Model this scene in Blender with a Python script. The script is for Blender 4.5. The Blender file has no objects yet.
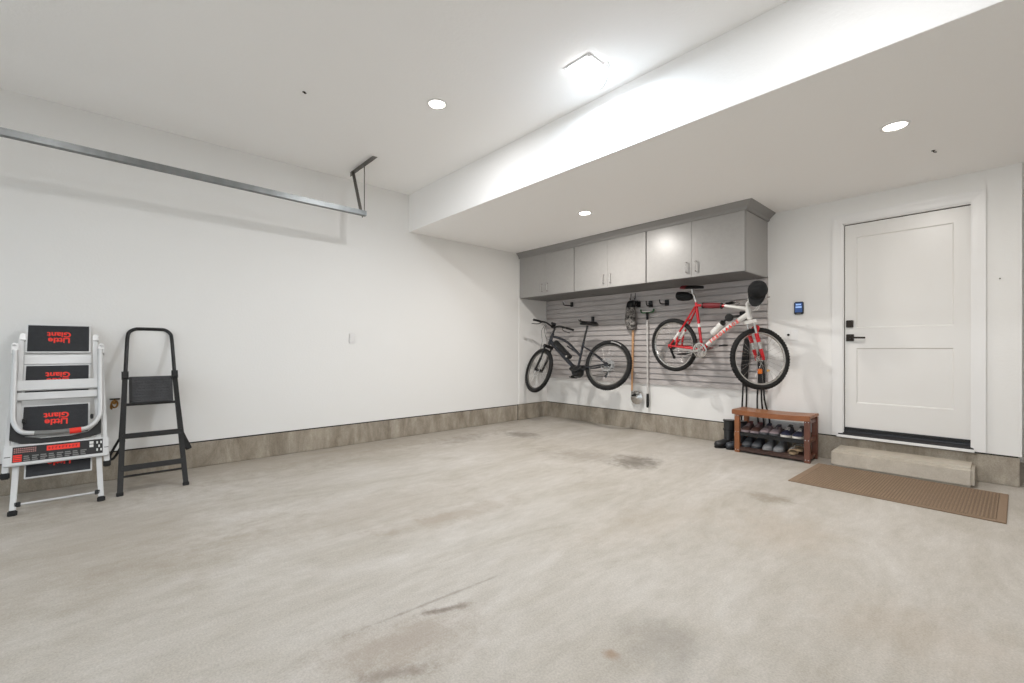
import bpy, bmesh, math, random
from mathutils import Vector as V, Matrix
random.seed(7)
SC = bpy.context.scene
COL = SC.collection
PI = math.pi
R = math.radians

# ------------------------------------------------------------------ materials
def nt(name):
    m = bpy.data.materials.new(name); m.use_nodes = True
    t = m.node_tree; b = t.nodes['Principled BSDF']
    return m, t, b

def node(t, kind, **kw):
    n = t.nodes.new(kind)
    for k, v in kw.items():
        if k.startswith('i_'): n.inputs[k[2:].replace('_', ' ')].default_value = v
        else: setattr(n, k, v)
    return n

def s2l(c):
    return tuple(((x / 12.92) if x <= .04045 else ((x + .055) / 1.055) ** 2.4) for x in c)

def rgb(r, g, b):
    return s2l((r / 255, g / 255, b / 255)) + (1,)

def mat(name, col, rough=.5, metal=0., bump=None, var=None, spec=.5, coat=0.):
    """col in 0-255 sRGB; bump=(scale, strength, distance); var=(scale, amount) gives a mottled colour"""
    m, t, b = nt(name)
    c = rgb(*col)
    b.inputs['Base Color'].default_value = c
    b.inputs['Roughness'].default_value = rough
    b.inputs['Metallic'].default_value = metal
    b.inputs['Specular IOR Level'].default_value = spec
    b.inputs['Coat Weight'].default_value = coat
    tc = node(t, 'ShaderNodeTexCoord')
    if var:
        n = node(t, 'ShaderNodeTexNoise'); n.inputs['Scale'].default_value = var[0]; n.inputs['Detail'].default_value = 5
        t.links.new(tc.outputs['Object'], n.inputs['Vector'])
        rmp = node(t, 'ShaderNodeValToRGB')
        a = var[1]
        rmp.color_ramp.elements[0].position = .3; rmp.color_ramp.elements[1].position = .7
        rmp.color_ramp.elements[0].color = tuple(x * (1 - a) for x in c[:3]) + (1,)
        rmp.color_ramp.elements[1].color = tuple(min(1, x * (1 + a)) for x in c[:3]) + (1,)
        t.links.new(n.outputs['Fac'], rmp.inputs['Fac'])
        t.links.new(rmp.outputs['Color'], b.inputs['Base Color'])
    if bump:
        n = node(t, 'ShaderNodeTexNoise'); n.inputs['Scale'].default_value = bump[0]; n.inputs['Detail'].default_value = 3
        t.links.new(tc.outputs['Object'], n.inputs['Vector'])
        bp = node(t, 'ShaderNodeBump'); bp.inputs['Strength'].default_value = bump[1]; bp.inputs['Distance'].default_value = bump[2]
        t.links.new(n.outputs['Fac'], bp.inputs['Height'])
        t.links.new(bp.outputs['Normal'], b.inputs['Normal'])
    return m

def emit(name, col, strength):
    m, t, b = nt(name)
    b.inputs['Base Color'].default_value = rgb(*col)
    b.inputs['Emission Color'].default_value = rgb(*col)
    b.inputs['Emission Strength'].default_value = strength
    return m

def concrete(name, dark, light, stains=None, streak=(0.35, 1.2), mott=.5, fine=.06):
    m, t, b = nt(name)
    L = t.links.new
    tc = node(t, 'ShaderNodeTexCoord')
    def noise(scale, detail, vec=None, rough=.55, dist=0.):
        n = node(t, 'ShaderNodeTexNoise')
        n.inputs['Scale'].default_value = scale; n.inputs['Detail'].default_value = detail
        n.inputs['Roughness'].default_value = rough; n.inputs['Distortion'].default_value = dist
        L(vec if vec is not None else tc.outputs['Object'], n.inputs['Vector'])
        return n.outputs['Fac']
    def ramp(fac, p0, p1, c0, c1):
        r = node(t, 'ShaderNodeValToRGB')
        r.color_ramp.elements[0].position = p0; r.color_ramp.elements[1].position = p1
        r.color_ramp.elements[0].color = c0; r.color_ramp.elements[1].color = c1
        L(fac, r.inputs['Fac']); return r.outputs['Color']
    def mixc(fac, a, c, mode='MIX'):
        x = node(t, 'ShaderNodeMix', data_type='RGBA', blend_type=mode)
        if isinstance(fac, float): x.inputs[0].default_value = fac
        else: L(fac, x.inputs[0])
        L(a, x.inputs[6])
        if isinstance(c, tuple): x.inputs[7].default_value = c
        else: L(c, x.inputs[7])
        return x.outputs[2]
    mp = node(t, 'ShaderNodeMapping')
    mp.inputs['Rotation'].default_value = (0, 0, R(4))
    mp.inputs['Scale'].default_value = (streak[0], streak[1], 1)
    L(tc.outputs['Object'], mp.inputs['Vector'])
    base = ramp(noise(1.6, 10, mp.outputs['Vector'], .72, .5), .34, .66, rgb(*dark), rgb(*light))
    W = (1, 1, 1, 1)
    blot = ramp(noise(.55, 5, None, .6, .3), .38, .62, (.86, .84, .80, 1), W)
    c = mixc(mott, base, blot, 'MULTIPLY')
    md = ramp(noise(9, 9, mp.outputs['Vector'], .75), .3, .7, (.86, .85, .835, 1), (1.07, 1.07, 1.07, 1))
    c = mixc(.85, c, md, 'MULTIPLY')
    gr = ramp(noise(125, 6, None, .7), .3, .7, (1 - fine * 2.4, 1 - fine * 2.4, 1 - fine * 2.4, 1), (1 + fine, 1 + fine, 1 + fine, 1))
    c = mixc(1.0, c, gr, 'MULTIPLY')
    sp = ramp(noise(34, 4, None, .7), .62, .78, W, (.84, .82, .79, 1))
    c = mixc(.8, c, sp, 'MULTIPLY')
    if stains:
        sep = node(t, 'ShaderNodeSeparateXYZ'); L(tc.outputs['Object'], sep.inputs[0])
        wob = noise(8, 9, None, .78)
        for (sx, sy, rx, ry, ang, amt, scol) in stains:
            def M(op, a, c2=None):
                n = node(t, 'ShaderNodeMath', operation=op)
                for i, q in enumerate((a, c2)):
                    if q is None: continue
                    if isinstance(q, (int, float)): n.inputs[i].default_value = q
                    else: L(q, n.inputs[i])
                return n.outputs[0]
            dx = M('SUBTRACT', sep.outputs[0], sx); dy = M('SUBTRACT', sep.outputs[1], sy)
            ca, sa = math.cos(ang), math.sin(ang)
            u = M('DIVIDE', M('ADD', M('MULTIPLY', dx, ca), M('MULTIPLY', dy, sa)), rx)
            v = M('DIVIDE', M('SUBTRACT', M('MULTIPLY', dy, ca), M('MULTIPLY', dx, sa)), ry)
            d = M('SQRT', M('ADD', M('MULTIPLY', u, u), M('MULTIPLY', v, v)))
            d = M('ADD', d, M('MULTIPLY', M('SUBTRACT', wob, .5), 2.6))
            mr = node(t, 'ShaderNodeMapRange', interpolation_type='SMOOTHSTEP')
            mr.inputs['From Min'].default_value = 0.1; mr.inputs['From Max'].default_value = 1.1
            mr.inputs['To Min'].default_value = amt; mr.inputs['To Max'].default_value = 0
            L(d, mr.inputs['Value'])
            c = mixc(mr.outputs[0], c, rgb(*scol), 'MIX')
    L(c, b.inputs['Base Color'])
    b.inputs['Roughness'].default_value = .62
    b.inputs['Specular IOR Level'].default_value = .35
    bp = node(t, 'ShaderNodeBump'); bp.inputs['Strength'].default_value = .18; bp.inputs['Distance'].default_value = .004
    L(noise(60, 5), bp.inputs['Height']); L(bp.outputs['Normal'], b.inputs['Normal'])
    return m

FLOOR_STAINS = [
    (-4.95, 1.6, .75, 4.2, 0., .42, (142, 130, 114)), (-3.7, .0, 1.3, 1.1, .2, .34, (146, 134, 118)),
    (-3.0, 1.4, .45, 1.3, -.1, .26, (148, 134, 117)), (-2.5, 1.75, .16, .75, -.08, .40, (146, 130, 113)),
    (-2.44, 3.92, .30, .34, .3, .74, (92, 85, 76)), (-2.95, 3.75, .75, .30, .4, .34, (118, 108, 96)),
    (-4.25, 4.05, .34, .22, .2, .60, (94, 85, 74)), (-4.55, 3.3, .25, .6, .1, .38, (118, 106, 92)),
    (-1.18, 3.72, .22, .14, 0., .55, (122, 109, 90)),
    (-1.55, .85, .22, .42, -.3, .42, (136, 118, 100)), (-1.71, 1.1, .50, .013, 1.5, .36, (96, 82, 70)),
    (-1.63, 1.07, .12, .030, 1.2, .70, (98, 84, 70)), (-1.42, .74, .18, .045, 1.1, .50, (112, 98, 82)),
    (-.97, 1.38, .04, .04, 0, .60, (140, 110, 78)), (-.86, 1.58, .20, .24, .5, .32, (126, 123, 118)),
    (-1.55, 2.6, .30, .9, -.2, .22, (160, 144, 124)), (-.9, 3.1, .4, .5, 0., .22, (170, 150, 128)),
    (-.2, 2.4, .5, .35, .4, .22, (166, 148, 128)),
]
M = {}
M['floor'] = concrete('floor concrete', (180, 173, 163), (201, 196, 190), FLOOR_STAINS, streak=(1.7, .55), mott=.6, fine=.10)
M['curb'] = concrete('curb concrete', (138, 128, 114), (192, 183, 170), None, (3.0, 3.0), .9, .10)
M['step'] = concrete('step concrete', (188, 179, 165), (212, 205, 194), None, (1, 1), .5)
M['wall'] = mat('wall plaster', (235, 234, 232), .75, bump=(55, .22, .005), spec=.25)
M['ceiling'] = mat('ceiling plaster', (248, 247, 246), .8, bump=(48, .22, .006), spec=.2)
M['gap'] = mat('dark joint', (40, 36, 33), .9)
M['trim'] = mat('white trim paint', (232, 231, 230), .35)
M['door'] = mat('white door paint', (227, 225, 222), .32)
M['black'] = mat('black plastic', (13, 13, 14), .45)
M['rubber'] = mat('black rubber', (18, 17, 17), .75, bump=(90, .6, .004))
M['blackpaint'] = mat('black enamel', (15, 15, 16), .3)
M['bronze'] = mat('dark bronze hardware', (52, 44, 38), .35, .7)
M['alu'] = mat('white aluminium', (206, 206, 206), .36, .25, var=(6, .06))
M['alu2'] = mat('brushed aluminium', (190, 190, 190), .3, .8)
M['silver'] = mat('silver metal', (200, 198, 195), .25, .9)
M['chrome'] = mat('chrome', (220, 220, 220), .12, 1.)
M['galv'] = mat('galvanised steel', (132, 134, 134), .42, .95, var=(14, .12))
M['galvdark'] = mat('weathered galvanised steel', (118, 116, 112), .45, .85, var=(14, .15))
M['cab'] = mat('grey cabinet laminate', (160, 158, 156), .34, var=(30, .03))
M['cabin'] = mat('grey cabinet edge', (104, 102, 100), .4)  # darker body tone paints the shade in door gaps and underneath
M['slat'] = mat('grey slatwall', (187, 181, 179), .42, var=(9, .05))
M['tread'] = mat('charcoal step mat', (44, 45, 48), .75, bump=(220, .6, .004), var=(40, .12))
M['redprint'] = mat('red print', (240, 52, 36), .5)
M['whiteprint'] = mat('white print', (216, 214, 212), .5)
M['greyprint'] = mat('grey print', (120, 120, 118), .5)
M['pinkprint'] = mat('pale red print', (168, 120, 114), .5)
M['labelblack'] = mat('black label', (26, 25, 26), .4)
M['stepgrey'] = mat('worn black step', (54, 54, 56), .6, bump=(70, .7, .004), var=(12, .35))
M['brass'] = mat('brass', (150, 112, 62), .35, .85)
M['wood'] = mat('bench wood', (140, 86, 50), .38, var=(7, .18))
M['woodtop'] = mat('bench seat wood', (154, 99, 60), .34, var=(7, .15))
M['woodred'] = mat('bench leg wood', (104, 62, 46), .38, var=(7, .18))
M['shelfwood'] = mat('dark shelf wood', (66, 44, 36), .45, var=(7, .2))
M['handlewood'] = mat('tool handle wood', (196, 152, 112), .45, var=(9, .12))
M['mat'] = mat('brown doormat pile', (160, 136, 113), .95, bump=(260, .8, .006), var=(120, .2))
M['matedge'] = mat('brown mat border', (136, 114, 93), .9, bump=(200, .5, .004))
M['red'] = mat('red bike paint', (186, 18, 30), .25, coat=.4)
M['white'] = mat('white bike paint', (224, 222, 218), .28, coat=.3)
M['dkred'] = mat('dark red cover', (112, 24, 32), .6)
M['navy'] = mat('dark blue grey bike paint', (31, 34, 41), .3, coat=.3)
M['orange'] = mat('orange reflector', (226, 118, 40), .25)
M['amber'] = mat('amber reflector', (214, 168, 84), .25)
M['cloth'] = mat('black cap cloth', (19, 20, 22), .85, bump=(180, .5, .003))
M['strap'] = mat('black webbing', (24, 23, 24), .8)
M['green'] = mat('green plastic', (58, 92, 62), .45)
M['pole'] = mat('pale painted pole', (206, 203, 200), .4)
M['screen'] = emit('blue screen', (54, 84, 140), .35)
M['screenlight'] = emit('pale blue screen bar', (150, 180, 226), .6)
M['lens'] = emit('lamp lens', (255, 250, 240), 9.)
M['panel'] = emit('panel lens', (250, 252, 255), 4.)

def camo():
    m, t, b = nt('black and grey patterned cloth')
    tc = node(t, 'ShaderNodeTexCoord'); n = node(t, 'ShaderNodeTexNoise')
    n.inputs['Scale'].default_value = 26; n.inputs['Detail'].default_value = 2; n.inputs['Distortion'].default_value = 1.2
    t.links.new(tc.outputs['Object'], n.inputs['Vector'])
    r = node(t, 'ShaderNodeValToRGB'); r.color_ramp.interpolation = 'CONSTANT'
    e = r.color_ramp.elements; e[0].position = 0; e[0].color = rgb(50, 48, 47); e[1].position = .44; e[1].color = rgb(104, 100, 97)
    x = e.new(.52); x.color = rgb(152, 148, 144); x = e.new(.62); x.color = rgb(72, 69, 67)
    t.links.new(n.outputs['Fac'], r.inputs['Fac']); t.links.new(r.outputs['Color'], b.inputs['Base Color'])
    b.inputs['Roughness'].default_value = .9
    return m
M['camo'] = camo()

# ------------------------------------------------------------------ mesh helpers
class MB:
    def __init__(s): s.v = []; s.f = []; s.m = []
    def add(s, verts, faces, mi=0):
        o = len(s.v); s.v += [V(x) for x in verts]
        s.f += [tuple(i + o for i in f) for f in faces]; s.m += [mi] * len(faces)
        return s
    def box(s, c, d, rot=None, mi=0):
        x, y, z = (q / 2 for q in d); c = V(c)
        vs = [V((sx * x, sy * y, sz * z)) for sz in (-1, 1) for sy in (-1, 1) for sx in (-1, 1)]
        if rot is not None: vs = [rot @ q for q in vs]
        return s.add([q + c for q in vs], [(0, 2, 3, 1), (4, 5, 7, 6), (0, 1, 5, 4), (2, 6, 7, 3), (0, 4, 6, 2), (1, 3, 7, 5)], mi)
    def bb(s, a, b, mi=0):
        return s.box([(p + q) / 2 for p, q in zip(a, b)], [abs(q - p) for p, q in zip(a, b)], None, mi)
    def bar(s, a, b, w, h, up=(0, 0, 1), mi=0):
        """rectangular bar from a to b: w across, h along 'up'"""
        a, b = V(a), V(b); d = (b - a); L = d.length; d.normalize()
        u = V(up); u = (u - d * u.dot(d)).normalized(); w_ = d.cross(u)
        m = Matrix((d, w_, u)).transposed()
        return s.box((a + b) / 2, (L, w, h), m, mi)
    def tube(s, pts, r, seg=8, closed=False, mi=0, sq=None, up=None):
        pts = [V(q) for q in pts]; n = len(pts)
        rs = r if isinstance(r, (list, tuple)) else [r] * n
        rings = []; prev = None
        for i in range(n):
            if closed: d = pts[(i + 1) % n] - pts[i - 1]
            else: d = pts[min(i + 1, n - 1)] - pts[max(i - 1, 0)]
            d.normalize()
            if prev is None:
                a = V(up) if up is not None else (V((0, 0, 1)) if abs(d.z) < .9 else V((1, 0, 0)))
            else: a = prev
            a = (a - d * a.dot(d)).normalized(); prev = a
            b = d.cross(a)
            k = sq if sq else 1.
            rings.append([pts[i] + (a * math.cos(2 * PI * j / seg) * rs[i] + b * math.sin(2 * PI * j / seg) * rs[i] * k) for j in range(seg)])
        return s.loft(rings, closed, mi)
    def loft(s, rings, closed=False, mi=0, caps=True):
        n = len(rings); k = len(rings[0]); vs = [q for r_ in rings for q in r_]; fs = []
        for i in range(n if closed else n - 1):
            i2 = (i + 1) % n
            for j in range(k):
                j2 = (j + 1) % k
                fs.append((i * k + j, i * k + j2, i2 * k + j2, i2 * k + j))
        if not closed and caps:
            fs.append(tuple(reversed(range(k)))); fs.append(tuple((n - 1) * k + j for j in range(k)))
        return s.add(vs, fs, mi)
    def lathe(s, prof, c=(0, 0, 0), ax=(0, 0, 1), seg=24, closed=False, mi=0, arc=None):
        """prof: (radius, height along ax); closed profile makes a ring (tyre, rim)"""
        c = V(c); ax = V(ax).normalized()
        a = V((1, 0, 0)) if abs(ax.x) < .9 else V((0, 1, 0))
        a = (a - ax * a.dot(ax)).normalized(); b = ax.cross(a)
        k = len(prof); vs = []; fs = []
        n = seg if arc is None else seg + 1
        for i in range(n):
            t = 2 * PI * i / seg if arc is None else arc[0] + (arc[1] - arc[0]) * i / seg
            d = a * math.cos(t) + b * math.sin(t)
            vs += [c + d * max(r_, 1e-5) + ax * h for r_, h in prof]
        for i in range(seg):
            i2 = (i + 1) % n
            for j in range(k if closed else k - 1):
                j2 = (j + 1) % k
                fs.append((i * k + j, i2 * k + j, i2 * k + j2, i * k + j2))
        return s.add(vs, fs, mi)
    def prism(s, poly, d0, d1, fn, mi=0):
        """poly: 2-D outline; fn(u, v, d) gives the point"""
        k = len(poly)
        return s.add([fn(u, v, d0) for u, v in poly] + [fn(u, v, d1) for u, v in poly],
                     [tuple(reversed(range(k))), tuple(range(k, 2 * k))] + [(j, (j + 1) % k, k + (j + 1) % k, k + j) for j in range(k)], mi)
    def build(s, name, mats, parent=None, bevel=0., smooth=True, ang=35, loc=None):
        me = bpy.data.meshes.new(name)
        vs = s.v if loc is None else [q - V(loc) for q in s.v]
        me.from_pydata([tuple(q) for q in vs], [], s.f)
        if not isinstance(mats, (list, tuple)): mats = [mats]
        for m in mats: me.materials.append(m)
        for p, mi in zip(me.polygons, s.m): p.material_index = mi
        bm = bmesh.new(); bm.from_mesh(me)
        bmesh.ops.remove_doubles(bm, verts=bm.verts, dist=1e-6)
        bmesh.ops.recalc_face_normals(bm, faces=bm.faces)
        if bevel:
            es = [e for e in bm.edges if e.is_manifold and len(e.link_faces) == 2 and e.calc_face_angle(0) > .6]
            bmesh.ops.bevel(bm, geom=es, offset=bevel, segments=2, affect='EDGES', clamp_overlap=True)
        bm.to_mesh(me); bm.free()
        if smooth:
            me.shade_smooth(); me.set_sharp_from_angle(angle=R(ang))
        me.update()
        o = bpy.data.objects.new(name, me); COL.objects.link(o)
        if parent is not None: o.parent = parent
        if loc is not None: o.location = loc
        return o

def cat(pts, n=6, closed=False):
    """Catmull-Rom through points"""
    P = [V(q) for q in pts]; out = []
    N = len(P)
    for i in range(N if closed else N - 1):
        if closed: a, b, c, d = P[i - 1], P[i], P[(i + 1) % N], P[(i + 2) % N]
        else: a, b, c, d = P[max(i - 1, 0)], P[i], P[i + 1], P[min(i + 2, N - 1)]
        for j in range(n):
            t = j / n
            out.append(.5 * ((2 * b) + (c - a) * t + (2 * a - 5 * b + 4 * c - d) * t * t + (3 * b - a - 3 * c + d) * t ** 3))
    if not closed: out.append(P[-1])
    return out

def tag(o, label=None, cat_=None, group=None, kind=None):
    if label: o['label'] = label
    if cat_: o['category'] = cat_
    if group: o['group'] = group
    if kind: o['kind'] = kind
    return o

def thing(name, label, cat_, loc=(0, 0, 0), group=None, mw=None, rz=0.):
    o = bpy.data.objects.new(name, None); COL.objects.link(o)
    o.empty_display_size = .1
    if mw is not None: o.matrix_world = mw
    else: o.location = loc; o.rotation_euler = (0, 0, rz)
    return tag(o, label, cat_, group)

def struct(o): return tag(o, kind='structure')

def text_mesh(name, body, size, m, parent, M4, offset=.0, ext=.0004, space=1., lab=None):
    cu = bpy.data.curves.new(name, 'FONT'); cu.body = body; cu.size = size; cu.extrude = ext
    cu.align_x = 'CENTER'; cu.align_y = 'CENTER'; cu.offset = offset; cu.space_line = space; cu.resolution_u = 3
    tmp = bpy.data.objects.new(name, cu); COL.objects.link(tmp)
    dg = bpy.context.evaluated_depsgraph_get()
    me = bpy.data.meshes.new_from_object(tmp.evaluated_get(dg))
    bpy.data.objects.remove(tmp)
    me.transform(M4); me.materials.clear(); me.materials.append(m)
    o = bpy.data.objects.new(name, me); COL.objects.link(o); o.parent = parent
    return o

# ------------------------------------------------------------------ room
XL, YB, ZC, ZS, YBEAM, ZK = -5.164, 5.511, 3.139, 2.658, 2.893, .251
XE = .133                                   # right-hand end of the back wall
XR, YR, YA = 2.6, -1.9, 6.75                # right wall, garage-door wall, alcove behind the wall end
struct(MB().bb((-5.4, YR - .2, -.1), (XR + .1, YA + .1, 0)).build('floor', M['floor']))
struct(MB().bb((-5.40, YR - .1, ZK), (XL, YB + .1, ZC)).build('wall_left', M['wall']))
# the last stretch of the left wall, under the cabinets, is a board thickness proud
struct(MB().bb((XL - .02, 4.852, ZK + .004), (XL + .010, YB, ZS)).build('wall_left_return', M['wall'], bevel=.004))
wb = MB()
wb.bb((XL - .2, YB, ZK), (-1.068, YB + .13, ZS))
wb.bb((-.125, YB, ZK), (XE, YB + .13, ZS))
wb.bb((-1.068, YB, 2.412), (-.125, YB + .13, ZS))
wb.bb((XE - .12, YB + .13, ZK), (XE, YA, ZS))
struct(wb.build('wall_back', M['wall']))
struct(MB().bb((XE - .1, YA, 0), (XR + .1, YA + .1, ZS)).build('wall_alcove', M['wall']))
struct(MB().bb((XR, YR, 0), (XR + .1, YA, ZC)).build('wall_right', M['wall']))
struct(MB().bb((-5.4, YR - .1, ZC), (XR + .1, YBEAM, ZC + .1)).build('ceiling', M['ceiling']))
bs = MB(); bs.bb((-5.4, YBEAM, ZS), (XR + .1, YA + .1, ZC + .1))
struct(bs.build('ceiling_soffit', M['ceiling'], bevel=.002))
# garage-door wall behind the camera, closed door with glazing added for daylight fill
wr = MB(); wr.bb((-5.4, YR - .1, 0), (-4.75, YR, ZC)); wr.bb((2.2, YR - .1, 0), (XR + .1, YR, ZC)); wr.bb((-4.75, YR - .1, 2.4), (2.2, YR, ZC))
struct(wr.build('wall_rear', M['wall']))
gd = MB(); GX0, GX1 = -4.75, 2.2
for k in range(5): gd.bb((GX0, YR - .08, .58 * k), (GX1, YR - .03, .58 * k + .08))
for k in range(6): xk = GX0 + (GX1 - GX0 - .09) * k / 5; gd.bb((xk, YR - .08, 0), (xk + .09, YR - .03, 2.4))
gdo = struct(gd.build('door_2', M['trim'], bevel=.004))
gm, gt, gb = nt('clear door glass')
tr_ = node(gt, 'ShaderNodeBsdfTransparent'); gl_ = node(gt, 'ShaderNodeBsdfGlossy'); mx_ = node(gt, 'ShaderNodeMixShader'); mx_.inputs[0].default_value = .06
gl_.inputs['Roughness'].default_value = .05
gt.links.new(tr_.outputs[0], mx_.inputs[1]); gt.links.new(gl_.outputs[0], mx_.inputs[2]); gt.links.new(mx_.outputs[0], gt.nodes['Material Output'].inputs[0])
k = MB(); k.bb((GX0, YR - .058, 0), (GX1, YR - .054, 2.4)); k.build('glass', gm, gdo)
struct(MB().bb((-14, -16, -.12), (12, YR - .1, -.02)).build('ground_driveway', mat('pale driveway concrete', (188, 186, 182), .8)))
# concrete curbs; a dark strip paints the shadow gap under the plaster
cb = MB(); cb.bb((-5.4, YR, 0), (XL - .006, 4.838, ZK - .008)); cb.bb((-5.4, 4.846, 0), (XL + .006, YB + .1, ZK - .006))
struct(cb.build('baseboard_left', M['curb'], bevel=.006))
cb = MB(); cb.bb((XL - .1, YB + .004, 0), (-1.07, YB + .2, ZK - .008)); cb.bb((-.123, YB + .004, 0), (XE - .012, YB + .2, ZK - .008))
cb.bb((-1.07, YB + .004, 0), (-.123, YB + .2, .236)); cb.bb((XE - .12, YB + .2, 0), (XE - .012, YA, ZK - .008))
struct(cb.build('baseboard_back', M['curb'], bevel=.006))
g = MB(); g.bb((XL - .1, YR, ZK - .012), (XL - .0065, 4.85, ZK + .004)); g.bb((XL - .1, YB + .008, ZK - .012), (XE - .02, YB + .06, ZK + .004))
g.bb((XL - .1, 4.836, 0), (XL - .012, 4.848, ZK))
struct(g.build('trim_3', M['gap']))

# ------------------------------------------------------------------ house door
dl, dr, db, dt = -1.047, -.147, .338, 2.384
yd = YB + .026
d = MB(); fr = yd
def panel_door(mb):
    pans = [(-.955, -.262, .595, 1.145), (-.955, -.262, 1.345, 2.257)]
    xs = [dl, -.955, -.262, dr]; zs = [db, .595, 1.145, 1.345, 2.257, dt]
    for i in range(3):
        for j in range(5):
            if i == 1 and j in (1, 3): continue
            mb.add([(xs[i], fr, zs[j]), (xs[i + 1], fr, zs[j]), (xs[i + 1], fr, zs[j + 1]), (xs[i], fr, zs[j + 1])], [(0, 1, 2, 3)])
    for (a, b, c, e) in pans:
        o = .010; q = fr + .009
        O = [(a, fr, c), (b, fr, c), (b, fr, e), (a, fr, e)]; I = [(a + o, q, c + o), (b - o, q, c + o), (b - o, q, e - o), (a + o, q, e - o)]
        mb.add(O + I, [(0, 1, 5, 4), (1, 2, 6, 5), (2, 3, 7, 6), (3, 0, 4, 7), (4, 5, 6, 7)])
    # edges and back of the slab
    mb.add([(dl, fr, db), (dr, fr, db), (dr, fr, dt), (dl, fr, dt), (dl, fr + .042, db), (dr, fr + .042, db), (dr, fr + .042, dt), (dl, fr + .042, dt)],
           [(0, 4, 5, 1), (1, 5, 6, 2), (2, 6, 7, 3), (3, 7, 4, 0), (7, 6, 5, 4)])
panel_door(d)
door = struct(d.build('door_1', M['door'], ang=20))
# black deadbolt and lever
k = MB(); k.bb((-1.047 + .012, yd - .022, 1.352), (-.976, yd, 1.424)); kb = k.build('deadbolt', M['bronze'], door, bevel=.004); kb['label'] = 'square dark deadbolt plate'
k = MB(); k.bb((-1.035, yd - .016, 1.214), (-.972, yd, 1.284))
k.tube([(-1.003, yd - .01, 1.248), (-1.003, yd - .052, 1.248)], .011, 10)
k.bar((-1.012, yd - .052, 1.250), (-.875, yd - .05, 1.246), .012, .018)
kb = k.build('door_handle', M['bronze'], door, bevel=.003); kb['label'] = 'dark lever handle on a square plate'
# jamb, casing
j = MB(); j.bb((-1.068, YB - .002, .27), (-1.052, YB + .13, 2.41)); j.bb((-.143, YB - .002, .27), (-.125, YB + .13, 2.41)); j.bb((-1.068, YB - .002, 2.392), (-.125, YB + .13, 2.41))
j.bb((-1.068, yd + .045, .27), (-.125, YB + .13, 2.41))
struct(j.build('trim_1', M['trim']))
gp = MB(); gp.bb((-1.0535, yd + .004, .33), (-1.046, yd + .04, 2.395)); gp.bb((-1.05, yd + .004, 2.3835), (-.143, yd + .04, 2.393))
struct(gp.build('trim_4', M['gap']))
cs = MB()
prof = [(0, 0), (0, .012), (.018, .018), (.06, .016), (.074, .020), (.092, .020), (.092, 0)]   # inner edge -> outer edge, thickness
def casing(a, b, inward, mit0, mit1):
    a, b = V(a), V(b); dd = (b - a).normalized(); inn = V(inward)
    r0 = [a - dd * (w * mit0) - inn * w - V((0, t_, 0)) for w, t_ in prof]
    r1 = [b + dd * (w * mit1) - inn * w - V((0, t_, 0)) for w, t_ in prof]
    cs.loft([r0, r1])
casing((-1.060, YB, .255), (-1.060, YB, 2.402), (1, 0, 0), 0, 1)
casing((-.158 + .0, YB, .255), (-.158, YB, 2.402), (-1, 0, 0), 0, 1)
casing((-1.060, YB, 2.402), (-.158, YB, 2.402), (0, 0, -1), 1, 1)
struct(cs.build('trim_2', M['trim'], ang=25))
# threshold: black sweep, dark tread plate, pale nose strip
th = MB()
th.prism([(YB + .03, .334), (YB + .03, .262), (YB - .034, .262), (YB - .034, .272), (YB + .008, .300), (YB + .012, .318), (YB + .022, .322)], -1.096, -.139, lambda u, v, d_: (d_, u, v))
t1 = th.build('door_threshold', mat('dark tread plate', (62, 62, 64), .32, .6), bevel=.002)
tag(t1, 'dark metal threshold with a pale nose strip below the white door', 'threshold')
th = MB(); th.bb((-1.105, YB - .046, .248), (-.134, YB - .030, .272)); th.bb((-1.105, YB - .03, .248), (-.134, YB + .02, .260))
th.build('nose_strip', M['trim'], t1, bevel=.003)
th = MB(); th.bb((-1.05, YB + .010, .322), (-.145, YB + .034, .346)); th.bb((-1.05, YB + .004, .312), (-.145, YB + .03, .318)); th.build('door_sweep', M['black'], t1, bevel=.002)

# concrete step and doormat
stp = MB(); stp.bb((-1.093, 5.185, 0), (-.128, YB + .003, .163))
o = stp.build('concrete_step', M['step'], bevel=.022)
tag(o, 'low pale concrete step on the floor below the white door', 'step')
mt = thing('doormat', 'long brown ribbed doormat on the concrete floor in front of the step', 'doormat', (-.580, 4.742, 0), rz=-.022)
b = MB(); b.bb((-.628, -.434, 0), (.628, .434, .008)); b.build('border', M['matedge'], mt, bevel=.003)
b = MB()
nr = 60
for i in range(nr):
    x = -.575 + 1.15 * i / (nr - 1)
    b.bb((x - .0060, -.392, .006), (x + .0060, .392, .0110))
b.build('pile', M['mat'], mt, bevel=.003)

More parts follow.
